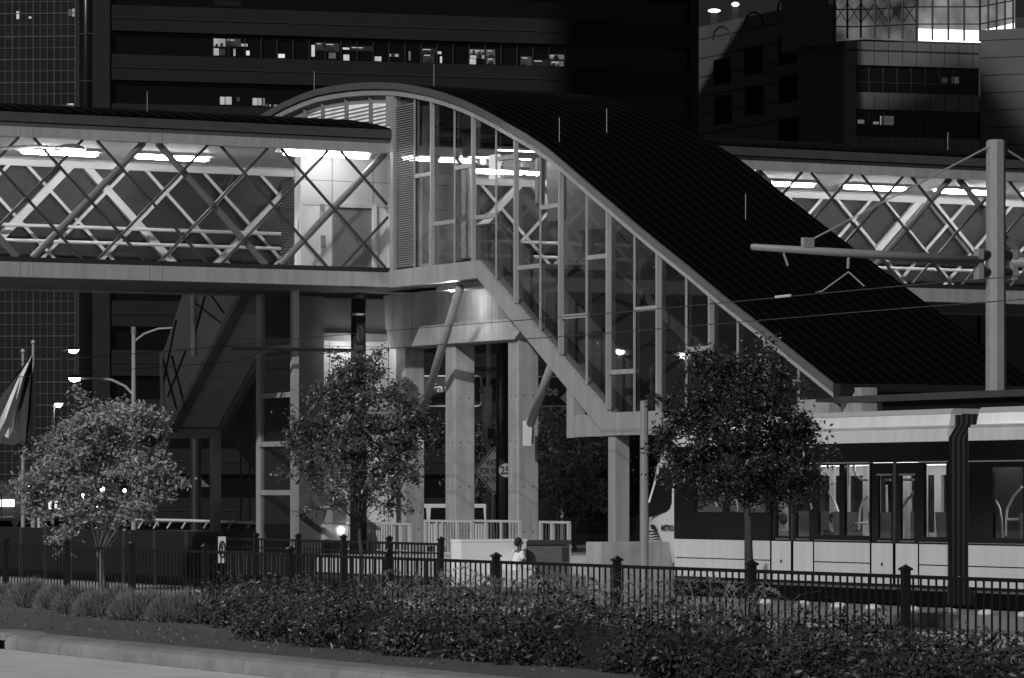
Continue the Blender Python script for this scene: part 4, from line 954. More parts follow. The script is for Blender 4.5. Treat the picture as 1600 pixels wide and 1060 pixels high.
# platform canopy edge between the tram and the stair house
zcp = on_s(1450, 620, -1.9)[1]
cn = thing('platform_canopy', 'thin dark platform canopy edge above the tram roof', 'canopy', W(-22, -1.0, 0.24))
tl_, tr_ = on_s(1278, 624, -1.9)[0], -40
MB().tsz(tr_, tl_, -1.95, -0.35, zcp - 0.03, zcp + 0.05).build('roof', mat('canopy_dark', 0.02, 0.6, var=0.3), cn)
MB().tsz(tr_, tl_ - 0.8, -1.99, -1.955, zcp - 0.07, zcp + 0.07).build('edge_trim', mat('canopy_edge', 0.035, 0.5, var=0.4, scale=2), cn)
MB().tsz(tr_, tl_ - 2.2, -1.7, -0.6, zcp - 0.36, zcp - 0.035).build('fascia', DARK, cn)
for t in (-25, -31, -37): MB().tsz(t, t + 0.2, -1.15, -0.95, 0.24, zcp - 0.365).build('post', DPM, cn)
a, b = on_s(1300, 640, -1.0), on_s(1322, 640, -1.0)
MB().tsz(t_end - 0.6, t_end + 0.25, 0.2, 0.6, 0.24, 4.7).build('end_post', PAINT, hs)
# track edge domes
for k, (x, y) in enumerate(((1255, 938), (1310, 941), (1364, 943), (1424, 946), (1482, 949), (1541, 952), (1602, 955), (1196, 935))):
    t = on_s(x, y, -6.5)[0]
    if k == 0: dome = MB().lathe((0, 0, 0), [(0.155, 0), (0.15, 0.04), (0.125, 0.075), (0.07, 0.095), (0.01, 0.1)], 14).build('track_dome', mat('dome_white', 0.62, 0.5), smooth=True); o = dome
    else: o = dome.copy(); COL.objects.link(o)
    o.location = W(t, -6.5, 0.24) if True else None
    tag(o, 'small pale dome in the row beside the tram track', 'marker', 'pale domes beside the track')
# ================================================================== vegetation
def leafmat(name, v, rough=0.4, var=0.35, spec=0.5):
    if name in _m: return _m[name]
    m = mat(name, v, rough, var=var, scale=1.3, spec=spec); return m
def leaves_mesh(pts, size, rg, fold=True, up=0.3, jit=0.5):
    """pts (n,3) -> folded diamond leaves"""
    n = len(pts); P = np.array(pts)
    d = rg.normal(size=(n, 3)); d[:, 2] *= 0.8; d /= np.linalg.norm(d, axis=1)[:, None]
    u = rg.normal(size=(n, 3)); u[:, 2] += up; u -= d * (u * d).sum(1)[:, None]; u /= np.linalg.norm(u, axis=1)[:, None]
    sdir = np.cross(d, u); L = size * (1 + jit * (rg.random(n) - 0.5))[:, None]; Wd = L * 0.46
    v = np.stack([P - d * L / 2, P + sdir * Wd / 2 + u * Wd * 0.16, P + d * L / 2, P - sdir * Wd / 2 + u * Wd * 0.16], 1).reshape(-1, 3)
    i = np.arange(n) * 4
    f = np.concatenate([np.stack([i, i + 1, i + 2], 1), np.stack([i, i + 2, i + 3], 1)])
    return v, f
def raw_obj(name, v, f, m_, parent=None, loc=(0, 0, 0)):
    off = np.array(loc, float)
    if parent is not None: off = np.array(parent.location, float)
    me = bpy.data.meshes.new(name); nv, nf = len(v), len(f); k = f.shape[1]
    me.vertices.add(nv); me.vertices.foreach_set('co', (v - off).astype(np.float32).ravel())
    me.loops.add(nf * k); me.loops.foreach_set('vertex_index', f.astype(np.int32).ravel())
    me.polygons.add(nf); me.polygons.foreach_set('loop_start', np.arange(0, nf * k, k, dtype=np.int32))
    me.update(calc_edges=True); me.materials.append(m_)
    o = bpy.data.objects.new(name, me); COL.objects.link(o)
    if parent is not None: o.parent = parent
    else: o.location = loc
    return o
def tree(name, label, base, top, blobs, Z, ncl, per, size, lm, seed, trunk_r=0.07, lean=None, depth=1.0, spread=0.16, group=None, bark=None, boughs=9):
    rg = np.random.default_rng(seed); k = Z / 6000.0
    o = thing(name, label, 'tree', base, group)
    C = [(Vector(fZ(x, y, Z)) + Vector((0, base.y - Z, 0)), rx * k, ry * k) for x, y, rx, ry in blobs]
    area = np.array([rx * ry for _, rx, ry in C]); area = area / area.sum()
    cl = []
    holes_ = []
    for _ in range(26):
        c, rx, ry = C[rg.integers(len(C))]; d = rg.normal(size=3); d /= np.linalg.norm(d); holes_.append((np.array([c.x + d[0] * rx * .8, c.y - abs(d[1]) * rx * .5, c.z + d[2] * ry * .8]), (0.2 + 0.26 * rg.random()) * (rx + ry) * .5))
    while len(cl) < ncl:
        c, rx, ry = C[rg.choice(len(C), p=area)]
        d = rg.normal(size=3); d /= np.linalg.norm(d); r = rg.random() ** 0.42
        q = np.array([c.x + d[0] * rx * r, c.y + d[1] * min(rx, ry * 1.4) * depth * r, c.z + d[2] * ry * r])
        if any(np.linalg.norm((q - h_) * np.array([1, .6, 1])) < r_ for h_, r_ in holes_): continue
        cl.append(q)
    for _ in range(int(ncl / 14)):                      # loose sprigs reaching out of the outline
        c, rx, ry = C[rg.choice(len(C), p=area)]; d = rg.normal(size=3); d[2] = d[2] * .8 + .15; d /= np.linalg.norm(d); e = d + rg.normal(size=3) * .35
        for j in range(5): q = np.array([c.x + d[0] * rx, c.y + d[1] * rx * .8, c.z + d[2] * ry]) + e * (j - 1) * 0.085; cl.append(q)
    cl = np.array(cl)
    pts = np.concatenate([c + rg.normal(size=(per, 3)) * spread * np.array([1, 1, 0.7]) * (0.45 + 1.0 * rg.random()) for c in cl])
    v, f = leaves_mesh(pts, size, rg, jit=1.0); raw_obj('crown', v, f, lm, o)
    # trunk and limbs
    bm_ = bark or mat('bark_grey', 0.20, 0.9, var=0.4, scale=6, bump=0.6)
    cen = Vector(cl.mean(0)); low = cl[:, 2].min(); fork = base + (Vector((cen.x, base.y, low)) - base) * 0.92
    if lean is not None: fork = lean
    m = MB(); n = 6; tp = []
    for i in range(n + 1):
        u = i / n; p = base.lerp(fork, u); p += Vector((math.sin(u * 5 + seed) * 0.05, math.cos(u * 4 + seed) * 0.04, 0)) * (1 if 0 < i < n else 0); tp.append(p)
    m.tube(tp, [trunk_r * (1.25 - 0.55 * i / n) for i in range(n + 1)], 8)
    m.build('trunk', bm_, o, smooth=True)
    lm2 = MB(); idx = rg.choice(len(cl), min(len(cl), boughs * 4), replace=False)
    for j, i in enumerate(idx):
        e = Vector(cl[i]); st = tp[-1].lerp(tp[-2], rg.random() * 0.8); mid = st.lerp(e, 0.5) + Vector((rg.normal() * .1, rg.normal() * .1, 0.12))
        r0 = trunk_r * (0.5 if j < boughs else 0.22); lm2.tube([st, st.lerp(mid, .5) + Vector((0, 0, .06)), mid, e], [r0, r0 * .8, r0 * .55, r0 * .15], 5)
    lm2.build('limbs', bm_, o, smooth=True)
    return o
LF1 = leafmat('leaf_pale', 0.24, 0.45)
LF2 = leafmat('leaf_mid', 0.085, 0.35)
LF3 = leafmat('leaf_shaded', 0.035, 0.4)  # shade over the tree by the tram is mixed into this leaf colour
b = fZ(167, 935, 92); b.z = 0.0
tree('young_tree', 'leafy pale young tree with spreading crown at the left, lit by the street lamp', b, None,
     [(165, 660, 62, 42), (105, 690, 45, 45), (215, 668, 45, 40), (130, 730, 75, 45), (200, 730, 62, 48), (65, 765, 48, 32), (240, 752, 45, 22), (120, 790, 80, 30), (190, 790, 55, 34), (40, 772, 28, 14), (265, 758, 25, 9), (100, 830, 18, 30)],
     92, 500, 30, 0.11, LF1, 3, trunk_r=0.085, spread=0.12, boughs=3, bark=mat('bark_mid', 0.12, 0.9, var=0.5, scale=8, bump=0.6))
b = fZ(562, 960, 77); b.z = 0.0
tree('young_tree', 'round crowned young tree in front of the tall dark pole and tiled wall', b, None,
     [(560, 612, 58, 44), (505, 655, 50, 50), (600, 665, 48, 52), (490, 725, 46, 50), (560, 715, 70, 55), (540, 765, 75, 36), (635, 705, 30, 60), (615, 770, 45, 34), (470, 690, 22, 40), (640, 640, 22, 22), (560, 580, 40, 22)],
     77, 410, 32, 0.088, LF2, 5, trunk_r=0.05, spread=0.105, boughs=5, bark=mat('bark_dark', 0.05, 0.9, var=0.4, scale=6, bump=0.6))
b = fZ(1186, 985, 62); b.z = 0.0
tree('young_tree', 'shade-toned young tree with leaning trunk in front of the tram nose', b, None,
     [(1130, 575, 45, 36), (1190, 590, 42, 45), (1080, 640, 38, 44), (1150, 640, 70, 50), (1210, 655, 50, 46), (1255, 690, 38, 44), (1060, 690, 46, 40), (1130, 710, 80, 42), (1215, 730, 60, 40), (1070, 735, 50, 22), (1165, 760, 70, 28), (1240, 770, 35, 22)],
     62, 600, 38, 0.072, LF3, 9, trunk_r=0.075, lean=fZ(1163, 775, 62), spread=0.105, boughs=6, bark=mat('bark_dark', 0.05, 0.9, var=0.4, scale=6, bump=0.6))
# shrubs and trees beyond the pier
for i, (bl, Z, lab) in enumerate((([(905, 745, 50, 60), (880, 690, 40, 40), (930, 690, 40, 50), (900, 790, 45, 25), (870, 760, 30, 40)], 122, 'leafy shrubby tree with pale leaf tips between the third column and the support post'),
                                 ([(1000, 700, 40, 60), (985, 760, 45, 40), (1010, 640, 30, 40)], 128, 'dark shrubby tree right of the support post behind the tram nose'),
                                 ([(865, 640, 35, 60), (930, 630, 30, 40), (850, 720, 22, 60)], 140, 'tall dark tree behind the Holcombe street sign'),
                                 ([(748, 700, 26, 60), (735, 770, 20, 40), (690, 700, 22, 50)], 145, 'dark leafy tree seen in the gap between the first two columns'))):
    x = sum(q[0] for q in bl) / len(bl); b = fZ(x, 850, Z); b.z = 0
    tree('shrub_tree', lab, b, None, bl, Z, 170 if i == 0 else 110, 24, 0.17, leafmat('leaf_far_%d' % (i > 0), 0.34 if i == 0 else 0.05), 20 + i, spread=0.22, boughs=5)
def bed_z(s): u = (s + 29.5) / 14.5; return max(0.03, 0.74 * (1 - min(max(u, 0), 1)) ** 0.9 + 0.02)
# clipped hedge in front of the fence
def hedge(label, path, seed, n, size, lm, wob=0.27):
    """path: list of (px_x, px_top, s, height) ; ground from the bed"""
    rg = np.random.default_rng(seed); o = None; P = []
    for (xa, sa, wa, ha), (xb, sb, wb, hb) in zip(path[:-1], path[1:]):
        ga, gb = W(on_s(xa, 950, sa)[0], sa, bed_z(sa)), W(on_s(xb, 950, sb)[0], sb, bed_z(sb))
        ln = (gb - ga).length; k = int(n * (abs(xb - xa)) / sum(abs(q[0] - p[0]) for p, q in zip(path[:-1], path[1:])))
        u = rg.random(k); hh = ha + (hb - ha) * u; ww = wa + (wb - wa) * u
        th = rg.random(k) * math.pi; r = np.where(rg.random(k) < 0.75, 0.86 + 0.14 * rg.random(k), rg.random(k))
        lump = 1 + wob * np.sin(u * ln * 2.3 + seed) + wob * 0.7 * np.sin(u * ln * 5.1 + 1) + 0.05 * rg.normal(size=k)
        c, s_ = np.cos(th), np.sin(th)
        off = np.sign(c) * np.abs(c) ** 0.6 * ww * r * lump; zz = np.abs(s_) ** 0.6 * hh * r * lump
        low = rg.random(k) < 0.25; zz = np.where(low, rg.random(k) * hh * 0.6, zz); off = np.where(low, -ww * (0.9 + 0.1 * rg.random(k)) * lump, off)
        base = np.array(ga)[None] + (np.array(gb) - np.array(ga))[None] * u[:, None]
        P.append(base + np.array(S)[None] * off[:, None] + np.array([[0, 0, 1]]) * zz[:, None])
    P = np.concatenate(P); loc = Vector(P.mean(0)); loc.z = float(P[:, 2].min())
    o = thing('hedge', label, 'hedge', loc)
    v, f = leaves_mesh(P, size, rg, up=0.8, jit=1.1); raw_obj('foliage', v, f, lm, o)
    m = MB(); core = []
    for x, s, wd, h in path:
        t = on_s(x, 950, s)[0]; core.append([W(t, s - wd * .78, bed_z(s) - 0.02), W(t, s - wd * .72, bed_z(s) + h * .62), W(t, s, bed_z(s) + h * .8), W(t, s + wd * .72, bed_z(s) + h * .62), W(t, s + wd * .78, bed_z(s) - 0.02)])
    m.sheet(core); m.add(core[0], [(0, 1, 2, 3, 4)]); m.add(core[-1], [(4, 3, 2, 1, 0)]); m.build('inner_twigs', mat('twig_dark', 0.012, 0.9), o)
    return o
HL = leafmat('hedge_leaf', 0.075, 0.38, var=0.5, spec=0.45); HL2 = leafmat('hedge_leaf_dark', 0.052, 0.42, var=0.5, spec=0.35)
# heights chosen from the photo: top edge of the hedge and its foot
hedge('rounded glossy hedge end where the grass clumps stop', [(352, -22.0, 0.35, 0.40), (372, -22.2, 0.65, 0.54), (420, -22.6, 0.85, 0.64), (480, -23.2, 0.85, 0.48), (530, -23.4, 0.8, 0.38)], 31, 8200, 0.065, HL)
hedge('long low glossy hedge running along the middle of the planting bed', [(465, -26.0, 0.3, 0.32), (490, -26.0, 0.75, 0.48), (620, -26.0, 0.95, 0.54), (780, -26.0, 1.0, 0.52), (880, -26, 1.0, 0.50)], 33, 19000, 0.06, HL)
hedge('darker looser hedge at the lower right corner of the planting bed', [(800, -26.4, 0.5, 0.4), (880, -26.3, 1.0, 0.54), (1100, -26.2, 1.1, 0.52), (1300, -26.0, 1.1, 0.50), (1500, -25.8, 1.1, 0.38), (1680, -25.8, 1.1, 0.34)], 37, 24000, 0.062, HL2)
# fine grass clumps at the left
def grass_clump(label, px, py, s, h, wd, n, seed, proto=None, arch=0.5, plume=False):
    rg = np.random.default_rng(seed); t = on_s(px, py, s)[0]; base = W(t, s, bed_z(s))
    o = thing('grass_clump' if not plume else 'fountain_grass', label, 'ornamental grass', base, 'fine grass clumps in front of the fence' if not plume else 'fountain grasses behind the hedge')
    V, Fc = [], []
    if not plume:                                       # dense mound of short fine blades pointing out of a dome
        lob = rg.random(6) * 6.28
        for i in range(n * 3):
            th = rg.random() * 2 * math.pi; cz = rg.random() ** 0.8; sr = math.sqrt(max(0, 1 - cz * cz)); nrm_ = np.array([math.cos(th) * sr, math.sin(th) * sr, cz])
            bump_ = 1 + 0.10 * math.sin(3 * th + lob[0]) + 0.08 * math.sin(5 * th + lob[1] + 4 * cz) + 0.06 * rg.normal(); q = 0.72 + 0.28 * rg.random()
            p = np.array(base) + nrm_ * np.array([wd * .62, wd * .62, h * .62]) * bump_ * q; d = nrm_ * .7 + np.array([0, 0, .75]) + rg.normal(size=3) * .33; d /= np.linalg.norm(d)
            sd = np.cross(d, rg.normal(size=3)); sd /= np.linalg.norm(sd); L = 0.10 + 0.10 * rg.random(); b0 = len(V); V += [p - sd * .007, p + sd * .007, p + d * L + np.array([0, 0, -.012])]; Fc.append((b0, b0 + 1, b0 + 2))
        raw_obj('blades', np.array(V), np.array(Fc), leafmat('grass_blade', 0.2, 0.6), o)
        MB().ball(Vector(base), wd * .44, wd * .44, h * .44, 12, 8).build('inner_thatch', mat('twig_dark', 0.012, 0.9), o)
        return o
    for i in range(n):
        a = rg.random() * 2 * math.pi; r = rg.random() ** 0.7; d = np.array([math.cos(a), math.sin(a), 0]); hh = h * (0.55 + 0.5 * rg.random())
        p = np.array(base) + d * r * wd * (0.35 if plume else 0.3); side = np.array([-d[1], d[0], 0]) * (0.006 if not plume else 0.008); K = 6; b0 = len(V); dr = 0.35 + 0.6 * rg.random()
        rc = wd * (0.1 + 0.9 * rg.random() ** 0.8) * (arch * 1.3 if plume else 0.9); hh *= (1 if plume else max(0.4, 1 - 0.35 * (rc / wd) ** 2))
        for j in range(K):
            u = j / (K - 1); q = p + d * rc * u ** 1.8 + np.array([0, 0, hh * (u ** 0.8 - (0.45 if plume else dr) * u ** (3 if plume else 2.2))])
            ww = (1 - u * 0.9) if not plume else (0.5 + 4.0 * max(0, u - 0.5) * (1 - u) * 2)
            V += [q - side * ww, q + side * ww]
        for j in range(K - 1): Fc.append((b0 + 2 * j, b0 + 2 * j + 1, b0 + 2 * j + 3, b0 + 2 * j + 2))
        if plume and i % 3 == 0:                            # a soft seed head hanging at the end of the arc
            for q_ in range(46):
                u = 0.62 + 0.38 * rg.random(); c = p + d * rc * u ** 1.8 + np.array([0, 0, hh * (u ** 0.8 - 0.45 * u ** 3)])
                e = c + rg.normal(size=3) * 0.024; b1 = len(V); V += [c - side, c + side, e + side, e - side]; Fc.append((b1, b1 + 1, b1 + 2, b1 + 3))
    raw_obj('blades' if not plume else 'blades_and_plumes', np.array(V), np.array(Fc), leafmat('grass_blade', 0.24, 0.6) if not plume else leafmat('plume_blade', 0.22, 0.7), o)
    return o
gl = [(-24, -21.8), (14, -21.4), (52, -21.9), (88, -22.1), (122, -23.2), (150, -23.6), (180, -23.2), (212, -23.5), (240, -23.0), (266, -23.4), (296, -23.1), (328, -22.6)]
for i, (x, s) in enumerate(gl):
    nm = ('shaggy', 'low', 'rounded', 'dense')[i % 4]
    grass_clump('fine leaved ornamental grass clump in the row at the left of the hedge', x, 945, s, (0.58, 0.46, 0.64, 0.52)[i % 4], (0.62, 0.48, 0.68, 0.54)[i % 4], 1700, 50 + i)
for i, (x, s) in enumerate(((612, -20.5), (668, -20.3), (722, -20.6), (780, -20.2), (838, -20.6), (900, -20.4), (960, -20.8), (1105, -20.6), (1165, -20.3))):
    grass_clump('arching fountain grass with soft plumes against the near fence', x, 935, s, 1.42 + 0.1 * (i % 3), 1.05, 46, 80 + i, arch=0.95, plume=True)
# low ground litter on the bed
rg = np.random.default_rng(99); P = []
for i in range(3000):
    s = -29.3 + rg.random() * 9; t = -58 + rg.random() * 62; P.append(np.array(W(t, s, bed_z(s) + 0.02)))
v, f = leaves_mesh(np.array(P), 0.05, rg, up=2.5); struct(raw_obj('ground_litter', v, f, leafmat('litter_leaf', 0.17, 0.8), loc=(0, 48, 0.4)), 'stuff')

# ================================================================== street lamps
def lamp_head(o, p, d, L, wd, name='lamp_head'):
    """cobra head at p pointing along d with a glowing bowl beneath"""
    d = Vector(d).normalized(); m = MB(); sd = d.cross(UP)
    g_ = []
    for u, w_, h_ in ((-0.5, .2, .35), (-.2, .6, .8), (.1, 1, 1), (.35, .9, .8), (.5, .35, .3)):
        g_.append([p + d * L * u + sd * wd * w_ * math.cos(a) / 2 + UP * (0.05 + abs(math.sin(a)) * 0.12 * h_) for a in [math.pi * k / 6 for k in range(7)]])
    m.sheet(g_); h = m.build(name, mat('lamp_housing', 0.12, 0.5), o, smooth=True)
    MB().ball(p + d * L * .08 + UP * 0.03, L * 0.34, wd * 0.42, 0.12, 12, 8).build('lamp_bowl', LAMP, h, smooth=True)
def lamplight(p, e, r=0.12):
    l = bpy.data.lights.new('lamp_light', 'POINT'); l.energy = e; l.shadow_soft_size = r; ob = bpy.data.objects.new('lamp_light', l); ob.location = p; COL.objects.link(ob); return ob
Zl = 80.0
p = fZ(110, 237, Zl); base = Vector((p.x - 4.2, Zl + 0.3, 0))
sl1 = thing('street_lamp', 'lit cobra head street lamp on a long curved arm before the skywalk', 'street lamp', base)
MB().tube([base, base + UP * (p.z - 0.5)], [0.11, 0.07], 10).build('pole', ALU, sl1)
MB().tube([base + UP * (p.z - 0.6), base + Vector((1.2, -.1, p.z - 0.16)), fZ(0, 232, Zl), fZ(55, 229, Zl), fZ(85, 231, Zl)], [0.05, 0.045, 0.035, 0.03, 0.03], 8).build('arm', mat('lamp_housing', 0.12), sl1)
lamp_head(sl1, p, (1, 0, -0.06), 0.62, 0.34)
lamplight(p - UP * 0.3, 900).parent = None
Zs = 140.0
base = fZ(209, 850, Zs); base.z = 0
sl2 = thing('street_lamp', 'double arm street lamp left of the hanging stair with its lower lamp lit', 'street lamp', base)
MB().tube([base, Vector((base.x, base.y, fZ(0, 520, Zs).z))], [0.1, 0.075], 8).build('pole', mat('lamp_pole_pale', 0.4, 0.4, .2), sl2)
MB().tube([fZ(209, 522, Zs), fZ(209, 511, Zs)], 0.1, 8).build('pole_cap', PAINTD, sl2)
MB().tube([fZ(211, 533, Zs), fZ(225, 522, Zs), fZ(247, 514, Zs), fZ(280, 512, Zs)], 0.04, 6).build('arm', mat('lamp_pole_pale', 0.4), sl2)
MB().tube([fZ(208, 617, Zs), fZ(196, 604, Zs), fZ(175, 594, Zs), fZ(150, 591, Zs), fZ(130, 592, Zs)], 0.05, 6).build('arm', mat('lamp_pole_pale', 0.4), sl2)
lamp_head(sl2, fZ(119, 593, Zs), (-1, 0, 0), 0.62, 0.3); lamp_head(sl2, fZ(286, 512, Zs), (1, 0, 0), 0.5, 0.3) if False else None
base = fZ(50, 850, 150); base.z = 0
sl3 = thing('street_lamp', 'lit street lamp on a thin curved arm reaching out behind the flags', 'street lamp', base)
MB().tube([base, fZ(50, 560, 150)], [0.1, 0.07], 8).build('pole', PAINTD, sl3)
MB().tube([fZ(50, 557, 150), fZ(65, 551, 150), fZ(85, 548, 150), fZ(102, 549, 150)], 0.03, 6).build('arm', PAINTD, sl3)
lamp_head(sl3, fZ(113, 549, 150), (1, 0, 0), 0.55, 0.34)
base = fZ(83, 850, 146); base.z = 0
sl4 = thing('street_lamp', 'short lit street lamp on a bent post above the left tree', 'street lamp', base)
MB().tube([base, fZ(83, 645, 146), fZ(84, 636, 146), fZ(88, 633, 146)], 0.06, 8).build('post', mat('lamp_pole_pale', 0.4), sl4)
lamp_head(sl4, fZ(90, 633, 146), (1, 0, 0), 0.42, 0.3)
gk = 0
for x, y, Z, r in ((131, 775, 150, .09), (153, 790, 150, .09), (53, 757, 165, .08), (46, 762, 165, .07), (160, 765, 160, .09), (195, 767, 160, .07), (213, 742, 160, .09), (376, 659, 150, .09), (390, 676, 150, .1)):
    p = fZ(x, y, Z); base = Vector((p.x, p.y + 0.1, 0)); lab = ('small round globe lamp glowing among the leaves of the left tree', 'lit globe lamp between the hanging stair and the elevator shaft')[gk >= 7]
    o = thing('globe_lamp', lab, 'street lamp', base, 'globe lamps along the far street'); gk += 1
    MB().ball(p, r, r, r, 10, 8).build('globe', LAMP, o, smooth=True); MB().tube([base, Vector((base.x, base.y, p.z))], 0.04, 6).build('post', DPM, o)

# ================================================================== far street: flags, rail, vehicles, umbrellas, lit shop front
for k, (x, ytop) in enumerate(((36, 549), (52, 535))):
    base = fZ(x, 850, 132 + k); base.z = 0; o = thing('flag_pole', ('thinner bright flag pole at the far left', 'taller grey flag pole right beside the flag')[k], 'flag pole', base)
    tz = fZ(x, ytop, 132 + k).z; MB().tube([base, Vector((base.x, base.y, tz))], [0.08, 0.05], 8).build('shaft', mat('lamp_pole_pale', 0.4), o); MB().ball(Vector((base.x, base.y, tz)), 0.09).build('finial', ALU, o)
def flag(label, outline, Z, vals):
    o = None; grid = []
    m = MB()
    for k, (l, r_) in enumerate(outline):
        row = []
        for j in range(9):
            u = j / 8; x = l[0] + (r_[0] - l[0]) * u; y = l[1] + (r_[1] - l[1]) * u; row.append(fZ(x, y, Z + 0.25 * math.sin(u * 9 + k * 0.7)))
        grid.append(row)
    b = 0
    for i in range(len(grid) - 1):
        for j in range(8):
            m.cur = 1 if (j in vals and not (j == vals[-1] and i > 3)) else 0
            m.add([grid[i][j], grid[i][j + 1], grid[i + 1][j + 1], grid[i + 1][j]], [(0, 1, 2, 3)])
    o = m.build('flag', [mat('flag_dark', 0.05, 0.8), mat('flag_pale', 0.8, 0.8)], loc=Vector(grid[0][0]), smooth=False)
    return tag(o, label, 'flag')
flag('large drooping two tone flag at the far left edge', [((48, 556), (51, 557)), ((25, 585), (48, 590)), ((5, 615), (44, 640)), ((-12, 640), (40, 690)), ((-25, 665), (36, 697)), ((-30, 690), (30, 697))], 131.5, (2, 3, 4))
flag('narrow folded flag hanging between the two flag poles', [((47, 560), (51, 560)), ((40, 590), (50, 595)), ((36, 620), (48, 640)), ((34, 650), (42, 690)), ((34, 670), (39, 700))], 132.5, (1, 2, 5))
# low street wall with sloping rail
za = 122.0
lw = thing('street_wall', 'low grey street wall with a white pipe rail behind the track fence', 'wall', fZ(300, 850, za))
a, b = fZ(-40, 836, za), fZ(400, 846, za)
MB().xyz(a.x, b.x, za, za + .3, 0, fZ(0, 829, za).z).build('wall_body', mat('street_wall_grey', 0.09, 0.85, var=0.25), lw)
MB().tube([fZ(212, 812, za - .1), fZ(300, 814, za - .1), fZ(402, 818, za - .1)], 0.05, 8).build('top_rail', mat('rail_white', 0.6, 0.4), lw)
for x in (216, 240, 261, 284, 318, 356, 386): 
    MB().tube([fZ(x + 8, 813, za - .1), fZ(x, 826, za - .05)], 0.03, 6).build('rail_bracket', mat('rail_white', 0.6), lw)
MB().xyz(fZ(60, 0, za).x, fZ(63, 0, za).x, za - .2, za - .1, fZ(0, 847, za).z, fZ(0, 798, za).z).build('end_post', mat('rail_white', 0.6), lw)
def car(label, px, py_ground, Z, flip, body_v, lights=True, L=4.4, van=False):
    base = fZ(px, py_ground, Z); base.z = 0
    o = thing('van' if van else 'parked_car', label, 'van' if van else 'car', base)
    d = Vector((-1 if flip else 1, 0.0, 0)); n = Vector((0, -1, 0)); H = 2.0 if van else 1.45
    prof = [(-L/2, .35), (-L/2, .85), (-L/2 + .15, 1.0), (-L/2 + .55, 1.02), (-L/2 + 1.0, H), (L/2 - 1.9, H), (L/2 - 1.15, 1.0), (L/2 - .15, .85), (L/2, .65), (L/2, .35)] if not van else [(-L/2, .35), (-L/2, 1.2), (-L/2 + .2, H), (L/2 - 1.4, H), (L/2 - .75, 1.25), (L/2 - .1, 1.0), (L/2, .7), (L/2, .35)]
    paint = mat('car_paint_%d' % int(body_v * 100), body_v, 0.25, coat=0.5)
    MB().prism([base + d * x - n * 0.85 + UP * z for x, z in prof], n * 1.7).build('body', paint, o, bevel=0.05)
    gl_ = mat('car_glass', 0.01, 0.08)
    cuts = [(-L/2 + .3, -L/2 + 1.2), (-L/2 + 1.3, -0.1), (0, L/2 - 1.75)] if van else [(-L/2 + .95, -0.25), (-0.15, L/2 - 1.75)]
    for a_, b_ in cuts: MB().prism([base + d * a_ + UP * (1.08 if not van else 1.3) + n * .85, base + d * b_ + UP * (1.08 if not van else 1.3) + n * .85, base + d * (b_ - (.04 if van else .12)) + UP * (H - .14) + n * .85, base + d * (a_ + (.04 if van else .12)) + UP * (H - .14) + n * .85], n * 0.012).build('window', gl_, o)
    for x in (-L/2 + .85, L/2 - .85):
        for q in (-1, 1):
            w_ = MB().tube([base + d * x + n * (.86 * q) + UP * .32, base + d * x + n * (.68 * q) + UP * .32], 0.32, 14).build('wheel', mat('tyre_black', 0.012, 0.8), o)
            MB().tube([base + d * x + n * (.875 * q) + UP * .32, base + d * x + n * (.86 * q) + UP * .32], 0.18, 10).build('rim', ALU, w_)
    for q in (-.6, .6):
        MB().ball(base + d * (L/2 + .01) + n * q + UP * .68, .06, .13, .09).build('headlight', LAMP if lights else ALU, o)
        MB().ball(base - d * (L/2) + n * q + UP * .85, .05, .1, .1).build('tail_light', mat('tail_grey', 0.15, 0.3), o)
    return o
car('white van standing beyond the first two columns', 668, 850, 138, True, 0.6, False, 4.7, True)
car('pale parked car with lit headlights at the far left street', 36, 850, 150, False, 0.45)
car('dark car with lit headlights under the left tree', 112, 850, 158, False, 0.08)
# front-on pickup whose lamp shines through the fence under the middle tree
pb_ = W(8.7, on_t(534, 850, 8.7)[0], 0.72); f_ = -T; r_ = S
pk = thing('utility_cart', 'white boxy utility cart with one bright round lamp parked before the tiled wall', 'cart', pb_)
MB().box(pb_ - r_ * .55 + UP * .3, r_ * 1.1, T * 1.6 * 0.2, UP * .5).build('front_panel', mat('cart_white', 0.7, 0.3), pk, bevel=0.04)
MB().prism([pb_ - r_ * .55 + UP * .82, pb_ + r_ * .55 + UP * .82, pb_ + r_ * .42 + UP * 1.2, pb_ - r_ * .42 + UP * 1.2], T * 0.04).build('windscreen', mat('cart_screen', 0.5, 0.15), pk)
MB().box(pb_ - r_ * .6 + UP * 1.24, r_ * 1.2, T * .5, UP * .07).build('roof', mat('cart_white', 0.7), pk, bevel=0.02)
MB().ball(pb_ + UP * .62 - T * .06 - r_ * .03, .07, .06, .07).build('headlight', emit('cart_lamp', 1, 10), pk)
for q in (-.45, .45): MB().tube([pb_ + r_ * (q - .08) + UP * .2 + T * .1, pb_ + r_ * (q + .08) + UP * .2 + T * .1], 0.2, 12).build('wheel', mat('tyre_black', 0.012), pk)
for k, (x, y, wd) in enumerate(((2, 762, 46), (305, 753, 46))):
    Z = 150; c = fZ(x, y, Z); base = Vector((c.x, c.y, 0)); o = thing('parasol', ('pale parasol at the far left edge above the street', 'pale tented parasol behind the dark post left of the hanging stair post')[k], 'parasol', base)
    r = wd * Z / 6000 / 2; zc = c.z - .2
    m = MB(); m.add([Vector((c.x + r * math.cos(a * math.pi / 4), c.y + r * math.sin(a * math.pi / 4), zc)) for a in range(8)] + [Vector((c.x, c.y, zc + 0.55))], [(a, (a + 1) % 8, 8) for a in range(8)])
    m.build('canopy', mat('parasol_cloth', 0.6, 0.8), o); MB().tube([base, Vector((c.x, c.y, zc + .5))], .03, 6).build('pole', ALU, o)
sh = thing('shop_front', 'low lit shop front glowing behind the leaves of the left tree', 'building', fZ(60, 850, 190))
